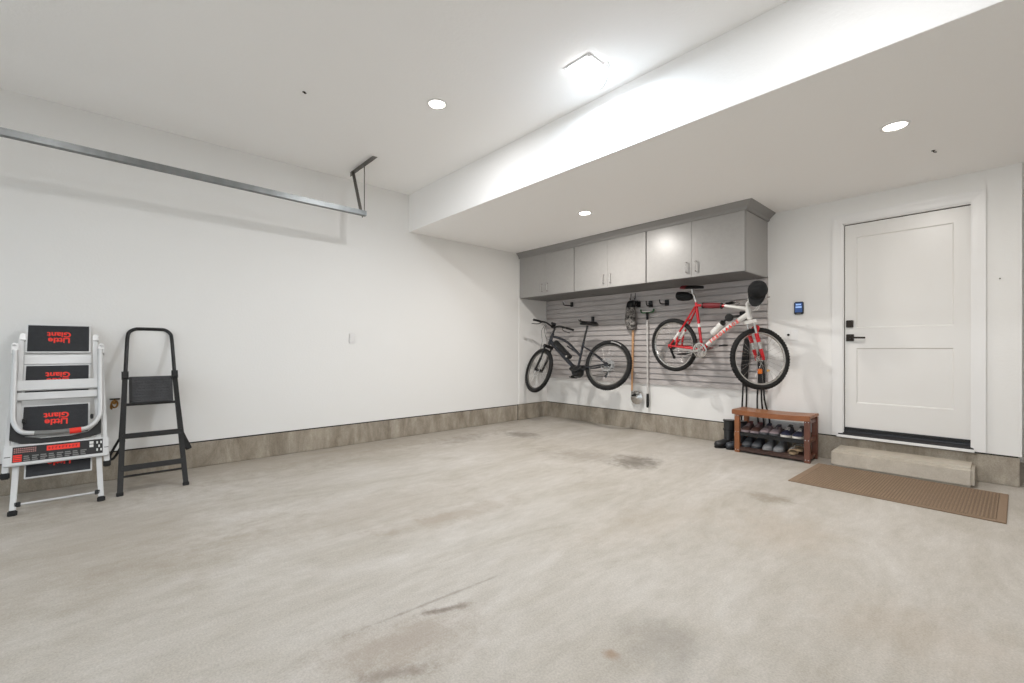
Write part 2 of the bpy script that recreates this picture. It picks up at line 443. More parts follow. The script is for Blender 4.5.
# ------------------------------------------------------------------ cabinets
YF = 4.857
edges = [XL + .012, -4.028, -2.896, -1.753]
wherec = ['grey double-door wall cabinet in the far corner beside the left wall', 'middle one of the three grey double-door wall cabinets',
          'grey wall cabinet with the exposed end panel, nearest the white door']
for i in range(3):
    a, b_ = edges[i], edges[i + 1]
    c = thing('wall_cabinet', wherec[i], 'cabinet', ((a + b_) / 2, YB, 1.94), 'grey cabinets above the slatwall')
    w = (b_ - a) / 2; D = YB - YF
    bd = MB(); bd.bb((-w + .001, -D + .020, 0), (w - (.020 if i == 2 else .001), -.001, .645)); bd.build('body', M['cabin'], c, bevel=.002)
    if i == 2: bd = MB(); bd.bb((w - .019, -D + .020, 0), (w - .0005, -.001, .645)); bd.build('end_panel', M['cab'], c, bevel=.002)
    for s in (-1, 1):
        x0, x1 = (-w + .007, -.0008) if s < 0 else (.0008, w - .007)
        dm = MB(); dm.bb((x0, -D, .006), (x1, -D + .019, .635)); do = dm.build('door', M['cab'], c, bevel=.0015)
        hx = s * .055
        h = MB(); h.tube(cat([(hx, -D, .062), (hx, -D - .026, .066), (hx, -D - .030, .085), (hx, -D - .030, .155), (hx, -D - .026, .174), (hx, -D, .178)], 3), .007, 8)
        h.build('handle', M['silver'], do)
# crown moulding, mitred round the exposed end
cm = MB()
pf = [(.0, 2.570), (.010, 2.572), (.016, 2.582), (.020, 2.600), (.042, 2.626), (.056, 2.640), (.062, 2.646), (.066, 2.6575), (.0, 2.6575)]
cm.loft([[V((XL + .011, YF - o_, z)) for o_, z in pf], [V((-1.753 + o_ * 1.25, YF - o_, z)) for o_, z in pf], [V((-1.753 + o_ * 1.25, YB - .001, z)) for o_, z in pf]])
o = cm.build('crown_molding', mat('grey molding paint', (138, 136, 134), .4), ang=25)
tag(o, 'grey crown molding along the top of the wall cabinets', 'molding')

# ------------------------------------------------------------------ slatwall
sw = MB()
z0, z1, pit = .655, 1.945, .0762
YSF = YB - .028
poly = [(YB - .0005, z0), (YSF, z0)]
z = z0
while z + pit < z1 + .02:
    zt = z + pit
    poly += [(YSF, zt - .014), (YSF + .010, zt - .014), (YSF + .010, zt - .022), (YSF + .024, zt - .022), (YSF + .024, zt + .004), (YSF + .010, zt + .004), (YSF + .010, zt), (YSF, zt)]
    z = zt
zt = poly[-1][1]; poly += [(YB - .0005, zt)]
sw.prism(poly, XL + .012, -1.748, lambda u, v, d_: (d_, u, v))
o = sw.build('slatwall_panel', M['slat'], ang=20)
tag(o, 'grey grooved slatwall panel behind the hanging bikes', 'slatwall')
YS = YB - .028

def hook(name, x, z, ln, label, w=.05, h=.078, tip=.035, group='black slatwall hooks', ang=0., twin=False):
    o = thing(name, label, 'hook', (x, YS, z), group)
    p = MB(); p.bb((-w / 2, -.020, -h / 2), (w / 2, 0, h / 2)); p.build('bracket', M['black'], o, bevel=.004)
    a = MB()
    for sx in ((-.3, .3) if twin else (0,)):
        a.tube(cat([(sx * w, -.015, -h * .2), (sx * w - ang * .3, -ln * .5, -h * .25), (sx * w - ang * .8, -ln * .9, -h * .18), (sx * w - ang, -ln, tip)], 5), .008, 8)
    a.build('prong', M['black'], o)
    return o
hook('wall_hook', -4.585, 1.845, .19, 'empty black slatwall hook above the black bike, below the corner cabinet', ang=.03)
hook('wall_hook', -4.17, 1.57, .33, 'black slatwall hook holding the saddle of the black bike', h=.12, tip=.0, twin=True)
hook('wall_hook', -3.375, 1.76, .13, 'black slatwall hook from which the patterned mitt hangs', tip=.03)
hook('wall_hook', -3.195, 1.748, .12, 'black slatwall hook above the white pole with green head', w=.055, h=.09)
hook('wall_hook', -2.955, 1.748, .15, 'empty black slatwall hook just left of the red bike saddle', w=.055, ang=.03)
# small wire hooks above the mitt
o = thing('wire_hook', 'small double wire hook on the slatwall above the patterned mitt', 'hook', (-3.47, YS, 1.885))
for sx in (-.035, .035):
    w = MB(); w.tube(cat([(sx, .012, .03), (sx, -.004, .03), (sx, -.008, -.03), (sx, -.022, -.055), (sx, -.035, -.035)], 4), .004, 6); w.build('prong', M['black'], o)

# ------------------------------------------------------------------ bikes
def bike_frame(o, yaw, roll):
    F = V((math.cos(yaw), math.sin(yaw), 0)); N = V((0, 0, 1)).cross(F); U = F.cross(N)
    q = Matrix.Rotation(roll, 3, F); N = q @ N; U = q @ U
    m = Matrix((F, N, U)).transposed().to_4x4(); m.translation = V(o)
    return m

def wheel(parent, name, c, nrm, Rr, tr, rimmat, hubmat, side, rotor=None, seed=0, rimw=.012):
    """c centre, nrm axle direction; Rr outside radius, tr tyre half thickness"""
    c, nrm = V(c), V(nrm).normalized()
    ro = Rr - 2 * tr + .004
    rim = MB(); rim.lathe([(ro, -rimw), (ro + .006, -rimw), (ro + .006, rimw), (ro, rimw), (ro - .014, rimw * .55), (ro - .018, 0), (ro - .014, -rimw * .55)], c, nrm, 56, True)
    w = rim.build(name, rimmat, parent)
    t = MB(); pf = [(Rr - tr + tr * math.cos(a) * (1.0 if math.cos(a) < .7 else 1.0), tr * math.sin(a)) for a in [2 * PI * i / 12 for i in range(12)]]
    t.lathe(pf, c, nrm, 72, True)
    # tread knobs
    a0 = V((1, 0, 0)) if abs(nrm.x) < .9 else V((0, 0, 1)); a0 = (a0 - nrm * a0.dot(nrm)).normalized(); b0 = nrm.cross(a0)
    for i in range(64):
        th_ = 2 * PI * i / 64; dd = a0 * math.cos(th_) + b0 * math.sin(th_); tt = nrm.cross(dd)
        for q in (-.62, 0, .62):
            rr = Rr - tr + tr * math.cos(q) ; m3 = Matrix((dd * math.cos(q) + nrm * math.sin(q), tt, nrm * math.cos(q) - dd * math.sin(q))).transposed()
            t.box(c + dd * rr + nrm * (tr * math.sin(q)), (.007, .016, .012), m3)
    t.build('tire', M['rubber'], w)
    sp = MB()
    for i in range(28):
        th_ = 2 * PI * i / 28; s = 1 if i % 2 else -1
        th2 = th_ + (.9 if (i // 2) % 2 else -.9)
        p0 = c + (a0 * math.cos(th2) + b0 * math.sin(th2)) * .024 + nrm * s * .028
        p1 = c + (a0 * math.cos(th_) + b0 * math.sin(th_)) * (ro - .01)
        sp.tube([p0, p1], .0011, 5)
    sp.build('spokes', M['silver'], w)
    h = MB(); h.lathe([(0, -.05), (.010, -.05), (.012, -.034), (.028, -.032), (.028, -.026), (.016, -.022), (.016, .022), (.028, .026), (.028, .032), (.012, .034), (.010, .05), (0, .05)], c, nrm, 20)
    h.build('hub', hubmat, w)
    if rotor:
        r_ = MB(); zz = rotor[1]; rr = rotor[0]
        r_.lathe([(rr, zz - .001), (rr, zz + .001), (rr - .016, zz + .001), (rr - .016, zz - .001)], c, nrm, 32, True)
        for i in range(6):
            th_ = 2 * PI * i / 6; dd = a0 * math.cos(th_) + b0 * math.sin(th_); d2 = a0 * math.cos(th_ + .4) + b0 * math.sin(th_ + .4)
            r_.bar(c + dd * .02 + nrm * zz, c + d2 * (rr - .01) + nrm * zz, .008, .002, nrm)
        r_.build('brake_rotor', M['alu2'], w)
    return w

def P2(u, v, n=0.): return V((u, n, v))       # bike side view: u forward, v up, n to the rider's left

def steer_fn(H0, H1, delta):
    a = (P2(*H1) - P2(*H0)).normalized(); q = Matrix.Rotation(delta, 3, a); o = P2(*H0)
    return lambda p: q @ (V(p) - o) + o, q

def saddle(parent, rear, nose, mats, h=.035, wr=.075):
    r_, n_ = P2(*rear), P2(*nose); d_ = n_ - r_; L = d_.length; d_.normalize(); up = V((-d_.z, 0, d_.x))
    if up.z < 0: up = -up
    rings = []
    for t_, w_, hh in [(0, .3, .5), (.04, .75, .9), (.16, 1, 1), (.32, .92, 1), (.48, .55, .9), (.65, .32, .85), (.85, .26, .8), (.97, .22, .7), (1, .1, .4)]:
        ring = []
        for j in range(12):
            a = 2 * PI * j / 12
            ring.append(r_ + d_ * L * t_ + V((0, 1, 0)) * math.cos(a) * wr * w_ + up * (math.sin(a) * h * .5 * hh - (0.012 * abs(math.cos(a)) ** 2)))
        rings.append(ring)
    s = MB(); s.loft(rings)
    n_rear = 3 * 12
    if len(mats) > 1:
        for i in range(len(s.m)): s.m[i] = 1 if i < n_rear else 0
    return s.build('saddle', mats, parent)

def crankset(parent, bb, ang, L, nring, ringR, armmat, ringmat, pedmat, side=-1, half=.085):
    c = MB()
    b0 = P2(*bb)
    c.tube([b0 + V((0, -half, 0)), b0 + V((0, half, 0))], .014, 12)
    d_ = V((math.cos(ang), 0, math.sin(ang)))
    for s, e in ((side, d_), (-side, -d_)):
        y = V((0, s * half, 0))
        c.bar(b0 + y - e * .012, b0 + y + e * L, .013, .028, V((0, s, 0)).cross(e))
    cr = c.build('crankset', armmat, parent, bevel=.003)
    r_ = MB(); y = side * .052
    r_.lathe([(ringR, y - .0015), (ringR + .004, y), (ringR, y + .0015), (ringR - .016, y + .0015), (ringR - .016, y - .0015)], b0, (0, 1, 0), 40, True)
    for i in range(5):
        t_ = ang + 2 * PI * i / 5; e = V((math.cos(t_), 0, math.sin(t_)))
        r_.bar(b0 + V((0, y, 0)), b0 + V((0, y, 0)) + e * (ringR - .008), .005, .018, V((0, 1, 0)).cross(e))
    r_.lathe([(ringR - .028, y - .008), (ringR - .026, y - .009), (ringR - .036, y - .009), (ringR - .036, y - .006)], b0, (0, 1, 0), 32, True)
    r_.lathe([(0, y - .012), (.024, y - .012), (.026, y + .01), (0, y + .01)], b0, (0, 1, 0), 20)
    r_.build('chainring', ringmat, cr)
    for s, e in ((side, d_), (-side, -d_)):
        p = MB(); o_ = b0 + e * L + V((0, s * (half + .062), 0))
        for dx in (-.036, .036): p.box(o_ + V((dx, 0, 0)), (.018, .094, .016))
        for dy in (-.043, .043): p.box(o_ + V((0, dy, 0)), (.085, .012, .016))
        p.tube([o_ + V((0, -s * .062, 0)), o_ + V((0, s * .046, 0))], .011, 10)
        p.build('pedal', pedmat, parent, bevel=.003)
    return cr

def chain(parent, bb, hub, r0, r1, y):
    a, b = P2(*bb), P2(*hub); dd = (a - b).normalized(); up = V((-dd.z, 0, dd.x))
    if up.z < 0: up = -up
    pts = [b + up * r1 + V((0, y, 0)), a + up * r0 + V((0, y, 0))]
    for k in range(1, 8):
        t_ = PI * k / 8; pts.append(a + (up * math.cos(t_) + dd * math.sin(t_)) * r0 + V((0, y, 0)))
    pts += [a - up * r0 + V((0, y, 0)), b - up * (r1 + .06) + V((.02, y, 0)), b - up * (r1 + .02) + V((0, y, 0))]
    for k in range(1, 6):
        t_ = PI * k / 6; pts.append(b + (-up * math.cos(t_) - dd * math.sin(t_)) * r1 + V((0, y, 0)))
    c = MB(); c.tube(pts, .0035, 6, True); return c.build('chain', M['galvdark'], parent)

def cassette(parent, hub, y, rmax, mt_):
    c = MB(); s = 1 if y > 0 else -1
    for k in range(7):
        rr = rmax - .008 * k; yy = y + s * (.0042 * k - .010)
        c.lathe([(rr, yy - .0009), (rr, yy + .0009), (.016, yy + .0009), (.016, yy - .0009)], P2(*hub), (0, 1, 0), 30, True)
    return c.build('cassette', mt_, parent)

def derailleur(parent, hub, y):
    d_ = MB(); h = P2(*hub) + V((0, y, 0))
    d_.bar(h + V((-.01, 0, -.01)), h + V((.02, 0, -.075)), .018, .02); d_.bar(h + V((.02, 0, -.075)), h + V((.055, 0, -.155)), .012, .026)
    for q in ((.025, -.08), (.052, -.148)): d_.lathe([(0, -.006), (.020, -.006), (.020, .006), (0, .006)], h + V((q[0], 0, q[1])), (0, 1, 0), 14)
    return d_.build('rear_derailleur', M['black'], parent, bevel=.002)

# ---- the black e-bike in the corner
mE = bike_frame((-3.632, 5.108, .9145), R(188), R(12))
eb = thing('bicycle', 'black electric step-through bike hanging on the slatwall in the corner', 'bicycle', mw=mE)
H0, H1, dlt = (1.03, .30), (.985, .47), R(-22)
st, q = steer_fn(H0, H1, dlt)
axd = (P2(*H0) - P2(*H1)).normalized(); fwd = V((-axd.z, 0, axd.x))
hubS = P2(*H0) + axd * .433 + fwd * .045
fh = st(hubS); wn = q @ V((0, 1, 0))
f = MB()
f.tube([P2(*H1), P2(*H0)], [.024, .027], 14)
f.tube(cat([P2(1.0, .425), P2(.86, .395), P2(.70, .325), P2(.56, .215), P2(.452, .12)], 5), .019, 12)
f.tube(cat([P2(1.015, .345), P2(.80, .165), P2(.60, .0), P2(.50, -.075)], 4), [.030] * 13, 14)
f.tube([P2(.475, -.08), P2(.427, .315)], .018, 12)
f.tube([P2(.46, .135), P2(.70, .27)], .010, 8)
for s in (-1, 1):
    f.tube([P2(.455, -.085, s * .035), P2(.30, -.05, s * .05), P2(.0, 0, s * .066)], [.014, .012, .010], 10)
    f.tube([P2(.432, .265, s * .02), P2(.32, .215, s * .045), P2(0, 0, s * .066)], [.010, .009, .008], 10)
    f.bb((-.018, s * .066 - .004, -.03), (.02, s * .066 + .004, .03))
f.build('frame', M['navy'], eb)
m_ = MB(); m_.lathe([(0, -.065), (.058, -.065), (.072, -.05), (.072, .05), (.058, .065), (0, .065)], P2(.475, -.115), (0, 1, 0), 24)
m_.box(P2(.53, -.075), (.10, .11, .09), Matrix.Rotation(R(-38), 3, 'Y')); m_.build('motor', M['black'], eb, bevel=.006)
bt = MB(); ba, bb_ = P2(.93, .330), P2(.63, .085); up_ = V((-.63, 0, .77))
bt.bar(ba + up_ * .012, bb_ + up_ * .012, .078, .070, up_); bo = bt.build('battery', M['black'], eb, bevel=.012)
bt = MB(); bt.lathe([(0, .0), (.016, 0), (.018, -.008), (0, -.008)], P2(.665, .105, .048), (0, 1, 0), 16); bt.build('battery_lock', M['silver'], bo)
sp_ = MB(); sp_.tube([P2(.430, .30), P2(.392, .575)], .0145, 12); sp_.build('seatpost', M['black'], eb)
saddle(eb, (.235, .600), (.520, .612), [M['black']], .05, .085)
fk = MB(); fk.tube([st(P2(*H1) - axd * .09), st(P2(*H0) + axd * .03)], .0145, 12)
for s in (-1, 1):
    a = P2(*H0) + axd * .035 + V((0, s * .062, 0)); e = hubS + V((0, s * .062, 0))
    mid = a + axd * .20
    fk.tube([st(a), st(mid)], .0155, 12); fk.tube([st(mid), st(e + (a - hubS - V((0, s * .062, 0))) * 0 + fwd * -.0)], [.021, .016], 12)
    fk.box(st(e), (.03, .014, .04))
fk.bar(st(P2(*H0) + axd * .04 + V((0, -.08, 0))), st(P2(*H0) + axd * .04 + V((0, .08, 0))), .05, .045, -axd)
fk.build('fork', M['blackpaint'], eb)
wheel(eb, 'front_wheel', fh, wn, .35, .030, M['galvdark'], M['black'], 1, (.09, .040))
rw = wheel(eb, 'rear_wheel', (0, 0, 0), (0, 1, 0), .35, .031, M['galvdark'], M['black'], 1, (.09, .046))
# small white sidewall lettering strip on the rear tyre
lt = MB()
for i in range(9):
    a0_ = R(84) - i * R(3.4)
    lt.box(V((-.322 * math.cos(a0_), .0305, .322 * math.sin(a0_))), (.010, .003, .013), Matrix.Rotation(-(PI / 2 - a0_), 3, 'Y'))
lo = lt.build('sidewall_lettering', M['whiteprint'], rw)
bar0 = st(P2(*H1) - axd * .10 + fwd * .06)
sm = MB(); sm.tube([st(P2(*H1) - axd * .085), bar0], .018, 12); sm.lathe([(0, -.03), (.022, -.03), (.022, .03), (0, .03)], bar0, q @ V((0, 1, 0)), 16)
sm.build('stem', M['black'], eb)
nearE, farE = P2(1.145, .612, .315), P2(.80, .588, -.275)
hb = MB(); mid_ = bar0
c1 = mid_.lerp(nearE, .35) + V((.01, 0, .03)); c2 = mid_.lerp(farE, .35) + V((.01, 0, .03))
hb.tube(cat([nearE, nearE.lerp(c1, .5), c1, mid_, c2, farE.lerp(c2, .5), farE], 4), .0125, 10)
ho = hb.build('handlebar', M['black'], eb)
for E_, C_ in ((nearE, c1), (farE, c2)):
    g = MB(); d_ = (C_ - E_).normalized(); g.tube([E_ - d_ * .005, E_ + d_ * .02, E_ + d_ * .12], [.019, .0165, .0165], 12); g.build('grip', M['rubber'], ho)
    g = MB(); b1 = E_ + d_ * .15; ff = q @ V((1, 0, 0))
    g.tube(cat([b1 + ff * .01, b1 + ff * .05 - V((0, 0, .02)), E_ + d_ * .10 + ff * .07 - V((0, 0, .035)), E_ + d_ * .01 + ff * .06 - V((0, 0, .045))], 4), .006, 8)
    g.box(b1 + ff * .02, (.035, .03, .025)); g.build('brake_lever', M['black'], ho)
dsp = MB(); dsp.box(bar0 + V((-.0, 0, .045)), (.06, .075, .045), Matrix.Rotation(R(-20), 3, 'Y')); dsp.build('display', M['black'], ho, bevel=.008)
cbl = MB()
for s, off in ((-1, 0), (1, .02)):
    cbl.tube(cat([st(P2(1.06, .59, s * .10)), st(P2(1.15, .52 + off, s * .06)), st(P2(1.09, .40, s * .04)), P2(1.0, .36, s * .02)], 6), .0035, 6)
cbl.tube(cat([st(P2(1.06, .59, .12)), st(P2(1.17, .50, .10)), st(P2(1.12, .33, .08)), st(P2(1.13, .15, .08))], 6), .003, 6)
cbl.build('cables', M['black'], eb)
crankset(eb, (.475, -.115), R(-22), .165, -1, .075, M['black'], M['black'], M['black'], -1, .085)
chain(eb, (.475, -.115), (0, 0), .07, .045, -.055); cassette(eb, (0, 0), -.042, .085, M['alu2']); derailleur(eb, (0, 0), -.07)

# ---- the red and white mountain bike
mR = bike_frame((-2.743, 5.25, 1.186), R(-9), R(5))
rb = thing('bicycle', 'red and white mountain bike hanging on the slatwall, front wheel turned', 'bicycle', mw=mR)
H0, H1, dlt = (.968, .27), (.952, .392), R(62)
st, q = steer_fn(H0, H1, dlt)
axd = (P2(*H0) - P2(*H1)).normalized(); fwd = V((-axd.z, 0, axd.x))
hubS = P2(*H0) + axd * .432 + fwd * .036
fh = st(hubS); wn = q @ V((0, 1, 0))
f = MB()
f.tube([P2(*H1), P2(*H0)], .026, 14, mi=1)
f.tube([P2(.345, .468), P2(.70, .434)], .0165, 12, mi=0); f.tube([P2(.70, .434), P2(.952, .384)], [.0165, .022], 12, mi=1)
f.tube([P2(.39, -.06), P2(.46, .0)], .023, 12, mi=0); f.tube([P2(.46, .0), P2(.72, .19), P2(.958, .325)], [.024, .026, .029], 14, mi=1)
f.tube([P2(.39, -.06), P2(.368, .21)], .0165, 12, mi=0); f.tube([P2(.368, .21), P2(.365, .25)], .0167, 12, mi=1); f.tube([P2(.365, .25), P2(.342, .505)], .0165, 12, mi=0)
f.lathe([(0, -.036), (.021, -.036), (.021, .036), (0, .036)], P2(.39, -.06), (0, 1, 0), 16)
for s in (-1, 1):
    f.tube([P2(.37, -.055, s * .03), P2(.22, -.035, s * .045), P2(-.01, -.004, s * .064)], [.013, .012, .010], 10)
    f.tube([P2(.340, .455, s * .02), P2(.235, .30, s * .042), P2(.135, .165, s * .055)], [.011, .011, .012], 10)
    f.tube([P2(.135, .165, s * .055), P2(.06, .075, s * .06)], .017, 10, mi=1)
    f.tube([P2(.06, .075, s * .06), P2(-.012, -.004, s * .064)], [.012, .009], 10)
    f.bar(P2(.105, .12, s * .058), P2(.075, -.02, s * .058), .012, .02)
    f.bb((-.035, s * .064 - .003, -.03), (.012, s * .064 + .003, .015))
f.bar(P2(.235, .30, -.05), P2(.235, .30, .05), .02, .02)
fo = f.build('frame', [M['red'], M['white']], rb)
# red letter strokes along the white down tube
ds = MB(); dvec = (P2(.95, .32) - P2(.50, .03)).normalized(); upv = V((-dvec.z, 0, dvec.x))
for i, kind in enumerate('IOXOIAKOX'):
    o_ = P2(.505, .033) + dvec * (.048 * i + .02) + V((0, -.0285, 0)); hgt = .040
    if kind == 'I': ds.bar(o_ - upv * hgt / 2, o_ + upv * hgt / 2, .003, .010, dvec)
    elif kind == 'O':
        ds.tube([o_ + upv * math.sin(a) * .017 + dvec * math.cos(a) * .015 for a in [2 * PI * k / 10 for k in range(10)]], .004, 6, True)
    elif kind == 'X':
        for s in (-1, 1): ds.bar(o_ - upv * .02 - dvec * .013 * s, o_ + upv * .02 + dvec * .013 * s, .003, .008, dvec)
    else:
        ds.bar(o_ - upv * .02 - dvec * .013, o_ + upv * .02, .003, .008, dvec); ds.bar(o_ - upv * .02 + dvec * .013, o_ + upv * .02, .003, .008, dvec); ds.bar(o_ - dvec * .008, o_ + dvec * .008, .003, .006, upv)
do_ = ds.build('frame_lettering', M['redprint'], fo)
sp_ = MB(); sp_.tube(cat([P2(.343, .49), P2(.328, .57), P2(.305, .625), P2(.300, .665)], 4), .0145, 12); sp_.build('seatpost', M['silver'], rb)
saddle(rb, (.158, .704), (.452, .672), [M['black'], M['dkred']], .045, .075)
bg = MB()
rings = []
for t_, w_, h_ in [(0, .035, .04), (.08, .05, .055), (.4, .05, .058), (.75, .04, .05), (1, .018, .03)]:
    cc = P2(.09, .605).lerp(P2(.295, .575), t_)
    rings.append([cc + V((0, math.cos(a) * w_, math.sin(a) * h_)) for a in [2 * PI * k / 14 for k in range(14)]])
bg.loft(rings); bg.build('saddle_bag', M['cloth'], rb)
pd = MB(); pd.tube([P2(.415, .462), P2(.45, .458), P2(.55, .449), P2(.64, .441), P2(.675, .437)], [.018, .030, .033, .030, .018], 12, sq=.8); po = pd.build('frame_pad', M['dkred'], rb)
for u_ in (.425, .655): pd = MB(); pd.tube([P2(u_, .4615 - (u_ - .415) * .096), P2(u_ + .012, .4605 - (u_ - .415) * .096)], .034, 12, sq=.8); pd.build('pad_strap', M['black'], po)
fk = MB(); fk.tube([st(P2(*H1) - axd * .05), st(P2(*H0) + axd * .03)], .0145, 12, mi=0)
for s in (-1, 1):
    a = P2(*H0) + axd * .03 + V((0, s * .058, 0)); e = hubS + V((0, s * .058, 0)); mid = a + axd * .13 + fwd * .008
    fk.tube([st(a), st(mid)], .0135, 12, mi=2); fk.tube([st(mid), st(mid.lerp(e, .9)), st(e)], [.021, .018, .013], 12, mi=1); fk.box(st(e), (.028, .012, .036), q, mi=1)
    fk.tube([st(mid.lerp(e, .35)), st(mid.lerp(e, .62))], .0205, 12, mi=2)
arch = [st(P2(*H0) + axd * .16 + fwd * .012 + V((0, -.058, 0))), st(P2(*H0) + axd * .10 + fwd * .05 + V((0, -.045, 0))), st(P2(*H0) + axd * .085 + fwd * .055), st(P2(*H0) + axd * .10 + fwd * .05 + V((0, .045, 0))), st(P2(*H0) + axd * .16 + fwd * .012 + V((0, .058, 0)))]
fk.tube(cat(arch, 3), .014, 8, mi=1)
fk.bar(st(P2(*H0) + axd * .03 + V((0, -.078, 0))), st(P2(*H0) + axd * .03 + V((0, .078, 0))), .042, .036, q @ -axd, mi=0)
fko = fk.build('fork', [M['white'], M['red'], M['silver']], rb)
fw = wheel(rb, 'front_wheel', fh, wn, .33, .026, M['silver'], M['silver'], -1)
rf = MB(); ex = (q @ fwd)
rf.box(fh - ex * .02 - V((0, 0, .135)) + wn * -.02, (.012, .055, .055), q @ Matrix.Rotation(PI / 2, 3, 'Z')); ro_ = rf.build('spoke_reflector', M['orange'], fw, bevel=.006)
rf = MB(); rf.box(fh + ex * .075 - V((0, 0, .14)) + wn * -.02, (.010, .035, .022), q @ Matrix.Rotation(PI / 2, 3, 'Z')); rf.build('spoke_reflector', M['amber'], fw, bevel=.004)
wheel(rb, 'rear_wheel', (0, 0, 0), (0, 1, 0), .33, .025, M['silver'], M['silver'], -1)
bar0 = st(P2(*H1) - axd * .075 + fwd * .055 + V((0, 0, .015)))
sm = MB(); sm.tube([st(P2(*H1) - axd * .035), bar0], .019, 12); sm.lathe([(0, -.026), (.021, -.026), (.021, .026), (0, .026)], bar0, wn, 16); sm.build('stem', M['white'], rb)
bd_ = wn
hb = MB(); LE = bar0 + bd_ * .325 + V((-.085, 0, .012)); RE = bar0 - bd_ * .235 + V((-.0, 0, .018))
hb.tube(cat([LE, bar0.lerp(LE, .6) + V((0, 0, .012)), bar0.lerp(LE, .2), bar0.lerp(RE, .2), bar0.lerp(RE, .6) + V((0, 0, .012)), RE], 4), .0125, 10)
ho = hb.build('handlebar', M['silver'], rb)
for E_ in (LE, RE):
    d_ = (bar0 - E_).normalized(); ff = (q @ V((1, 0, 0)))
    g = MB(); g.tube([E_, E_ + d_ * .02, E_ + d_ * .13], [.018, .0165, .0165], 12)
    g.tube(cat([E_ + d_ * .01, E_ + ff * .03 + V((0, 0, -.02)), E_ + ff * .05 - d_ * .02 + V((0, 0, -.035))], 4), .012, 8) if E_ is LE else None
    g.build('grip', M['rubber'], ho)
    g = MB(); b1 = E_ + d_ * .155
    g.tube(cat([b1 + ff * .01, b1 + ff * .045 - V((0, 0, .012)), E_ + d_ * .10 + ff * .065 - V((0, 0, .025)), E_ + d_ * .02 + ff * .06 - V((0, 0, .035))], 4), .0065, 8)
    g.box(b1 + ff * .018, (.04, .03, .026)); g.build('brake_lever', M['silver'], ho)
cbl = MB()
for s in (-1, 1):
    cbl.tube(cat([bar0 + bd_ * s * .12 + V((.02, 0, .0)), bar0 + bd_ * s * .08 + ff * .10 + V((0, 0, .05)), bar0 + ff * .12 + V((0, 0, .0)), st(P2(1.03, .36, s * .03)), P2(.93, .40, s * .025)], 6), .003, 6)
cbl.build('cables', M['whiteprint'], rb)
crankset(rb, (.39, -.06), R(193), .17, -1, .085, M['silver'], M['silver'], M['black'], -1, .08)
chain(rb, (.39, -.06), (0, 0), .078, .04, -.05); cassette(rb, (0, 0), -.038, .06, M['galvdark']); derailleur(rb, (-.01, 0), -.062)

# padded slatwall hook carrying the red bike's top tube
pk = mR @ P2(.775, .385, -.05)
o = thing('bike_hook', 'black padded slatwall hook with a round end, inside the red bike frame', 'hook', (pk.x, YS, pk.z - .04))
p = MB(); p.bb((-.05, -.018, -.05), (.05, 0, .05)); p.build('bracket', M['black'], o, bevel=.004)
dy = pk.y - YS
p = MB(); p.tube([(0, -.015, -.01), (0, dy * .5, -.02), (0, dy + .02, -.035)], .014, 12); p.build('prong', M['black'], o)
p = MB(); p.lathe([(0, -.014), (.034, -.014), (.043, -.008), (.043, .010), (.030, .018), (0, .018)], (0, dy, -.045), (.1, -1, .05), 24); p.build('end_pad', M['rubber'], o)

# white water bottle in the red bike's frame
bo0, bo1 = mR @ P2(.560, .105, -.012), mR @ P2(.735, .262, -.012)
ax_ = (bo1 - bo0).normalized(); upb = (mR.to_3x3() @ V((-.66, 0, .75)))
bw = thing('water_bottle', 'white water bottle with black lid held in the red bike frame', 'bottle', (bo0 + upb * .03))
b = MB(); b.lathe([(0, 0), (.034, 0), (.037, .006), (.037, .07), (.033, .082), (.033, .098), (.037, .11), (.037, .145), (.03, .162), (0, .163)], (0, 0, 0), ax_, 24); b.build('bottle_body', M['white'], bw)
b = MB(); b.lathe([(0, .16), (.031, .16), (.032, .185), (.02, .195), (.012, .198), (.012, .22), (0, .221)], (0, 0, 0), ax_, 24); b.build('bottle_lid', M['black'], bw)

# ---- black baseball cap over the right grip
re_w = mR @ RE
CA = V((.28, -.92, .22)).normalized()
cc = re_w + V((-.075, .012, .035))
cp = thing('baseball_cap', 'black baseball cap hung over the handlebar end of the red bike', 'cap', cc)
Dn = V((-.16, 0, -1)); Dn = (Dn - CA * Dn.dot(CA)).normalized(); Sd = CA.cross(Dn)
rings = []
RC = .094
for i in range(9):
    t_ = (i / 8) * PI / 2 * .985
    rr = RC * math.cos(t_) ** .85; hh = .115 * math.sin(t_)
    ring = []
    for j in range(24):
        a = 2 * PI * j / 24
        rq = rr * (1 - .025 * abs(math.cos(3 * a)) ** 6)
        ring.append(CA * hh + (Dn * math.cos(a) * 1.08 + Sd * math.sin(a)) * rq)
    rings.append(ring)
c = MB(); c.loft(rings, caps=False); c.add([CA * .1149], []); co = c.build('crown', M['cloth'], cp)
md = co.modifiers.new('thick', 'SOLIDIFY'); md.thickness = .003; md.offset = -1
c = MB(); c.lathe([(0, .118), (.007, .117), (.008, .112), (0, .112)], (0, 0, 0), CA, 12); c.build('button', M['cloth'], cp)
c = MB(); rings = []
for i in range(7):
    t_ = i / 6; row = []
    for j in range(11):
        a = -1.05 + 2.1 * j / 10
        ext = .080 * t_ * (math.cos(a * 1.35) ** .5 if abs(a * 1.35) < PI / 2 else 0)
        row.append(Dn * (math.cos(a) * RC * 1.08 + ext) + Sd * math.sin(a) * RC * (1 - .08 * t_) + CA * (.004 + .012 * math.cos(a * 1.4) - .02 * t_ * abs(a)))
    rings.append(row)
vs = [p_ for r_ in rings for p_ in r_]; fs = [(i * 11 + j, i * 11 + j + 1, (i + 1) * 11 + j + 1, (i + 1) * 11 + j) for i in range(6) for j in range(10)]
c.add(vs, fs); vo = c.build('brim', M['cloth'], cp); md = vo.modifiers.new('thick', 'SOLIDIFY'); md.thickness = .004

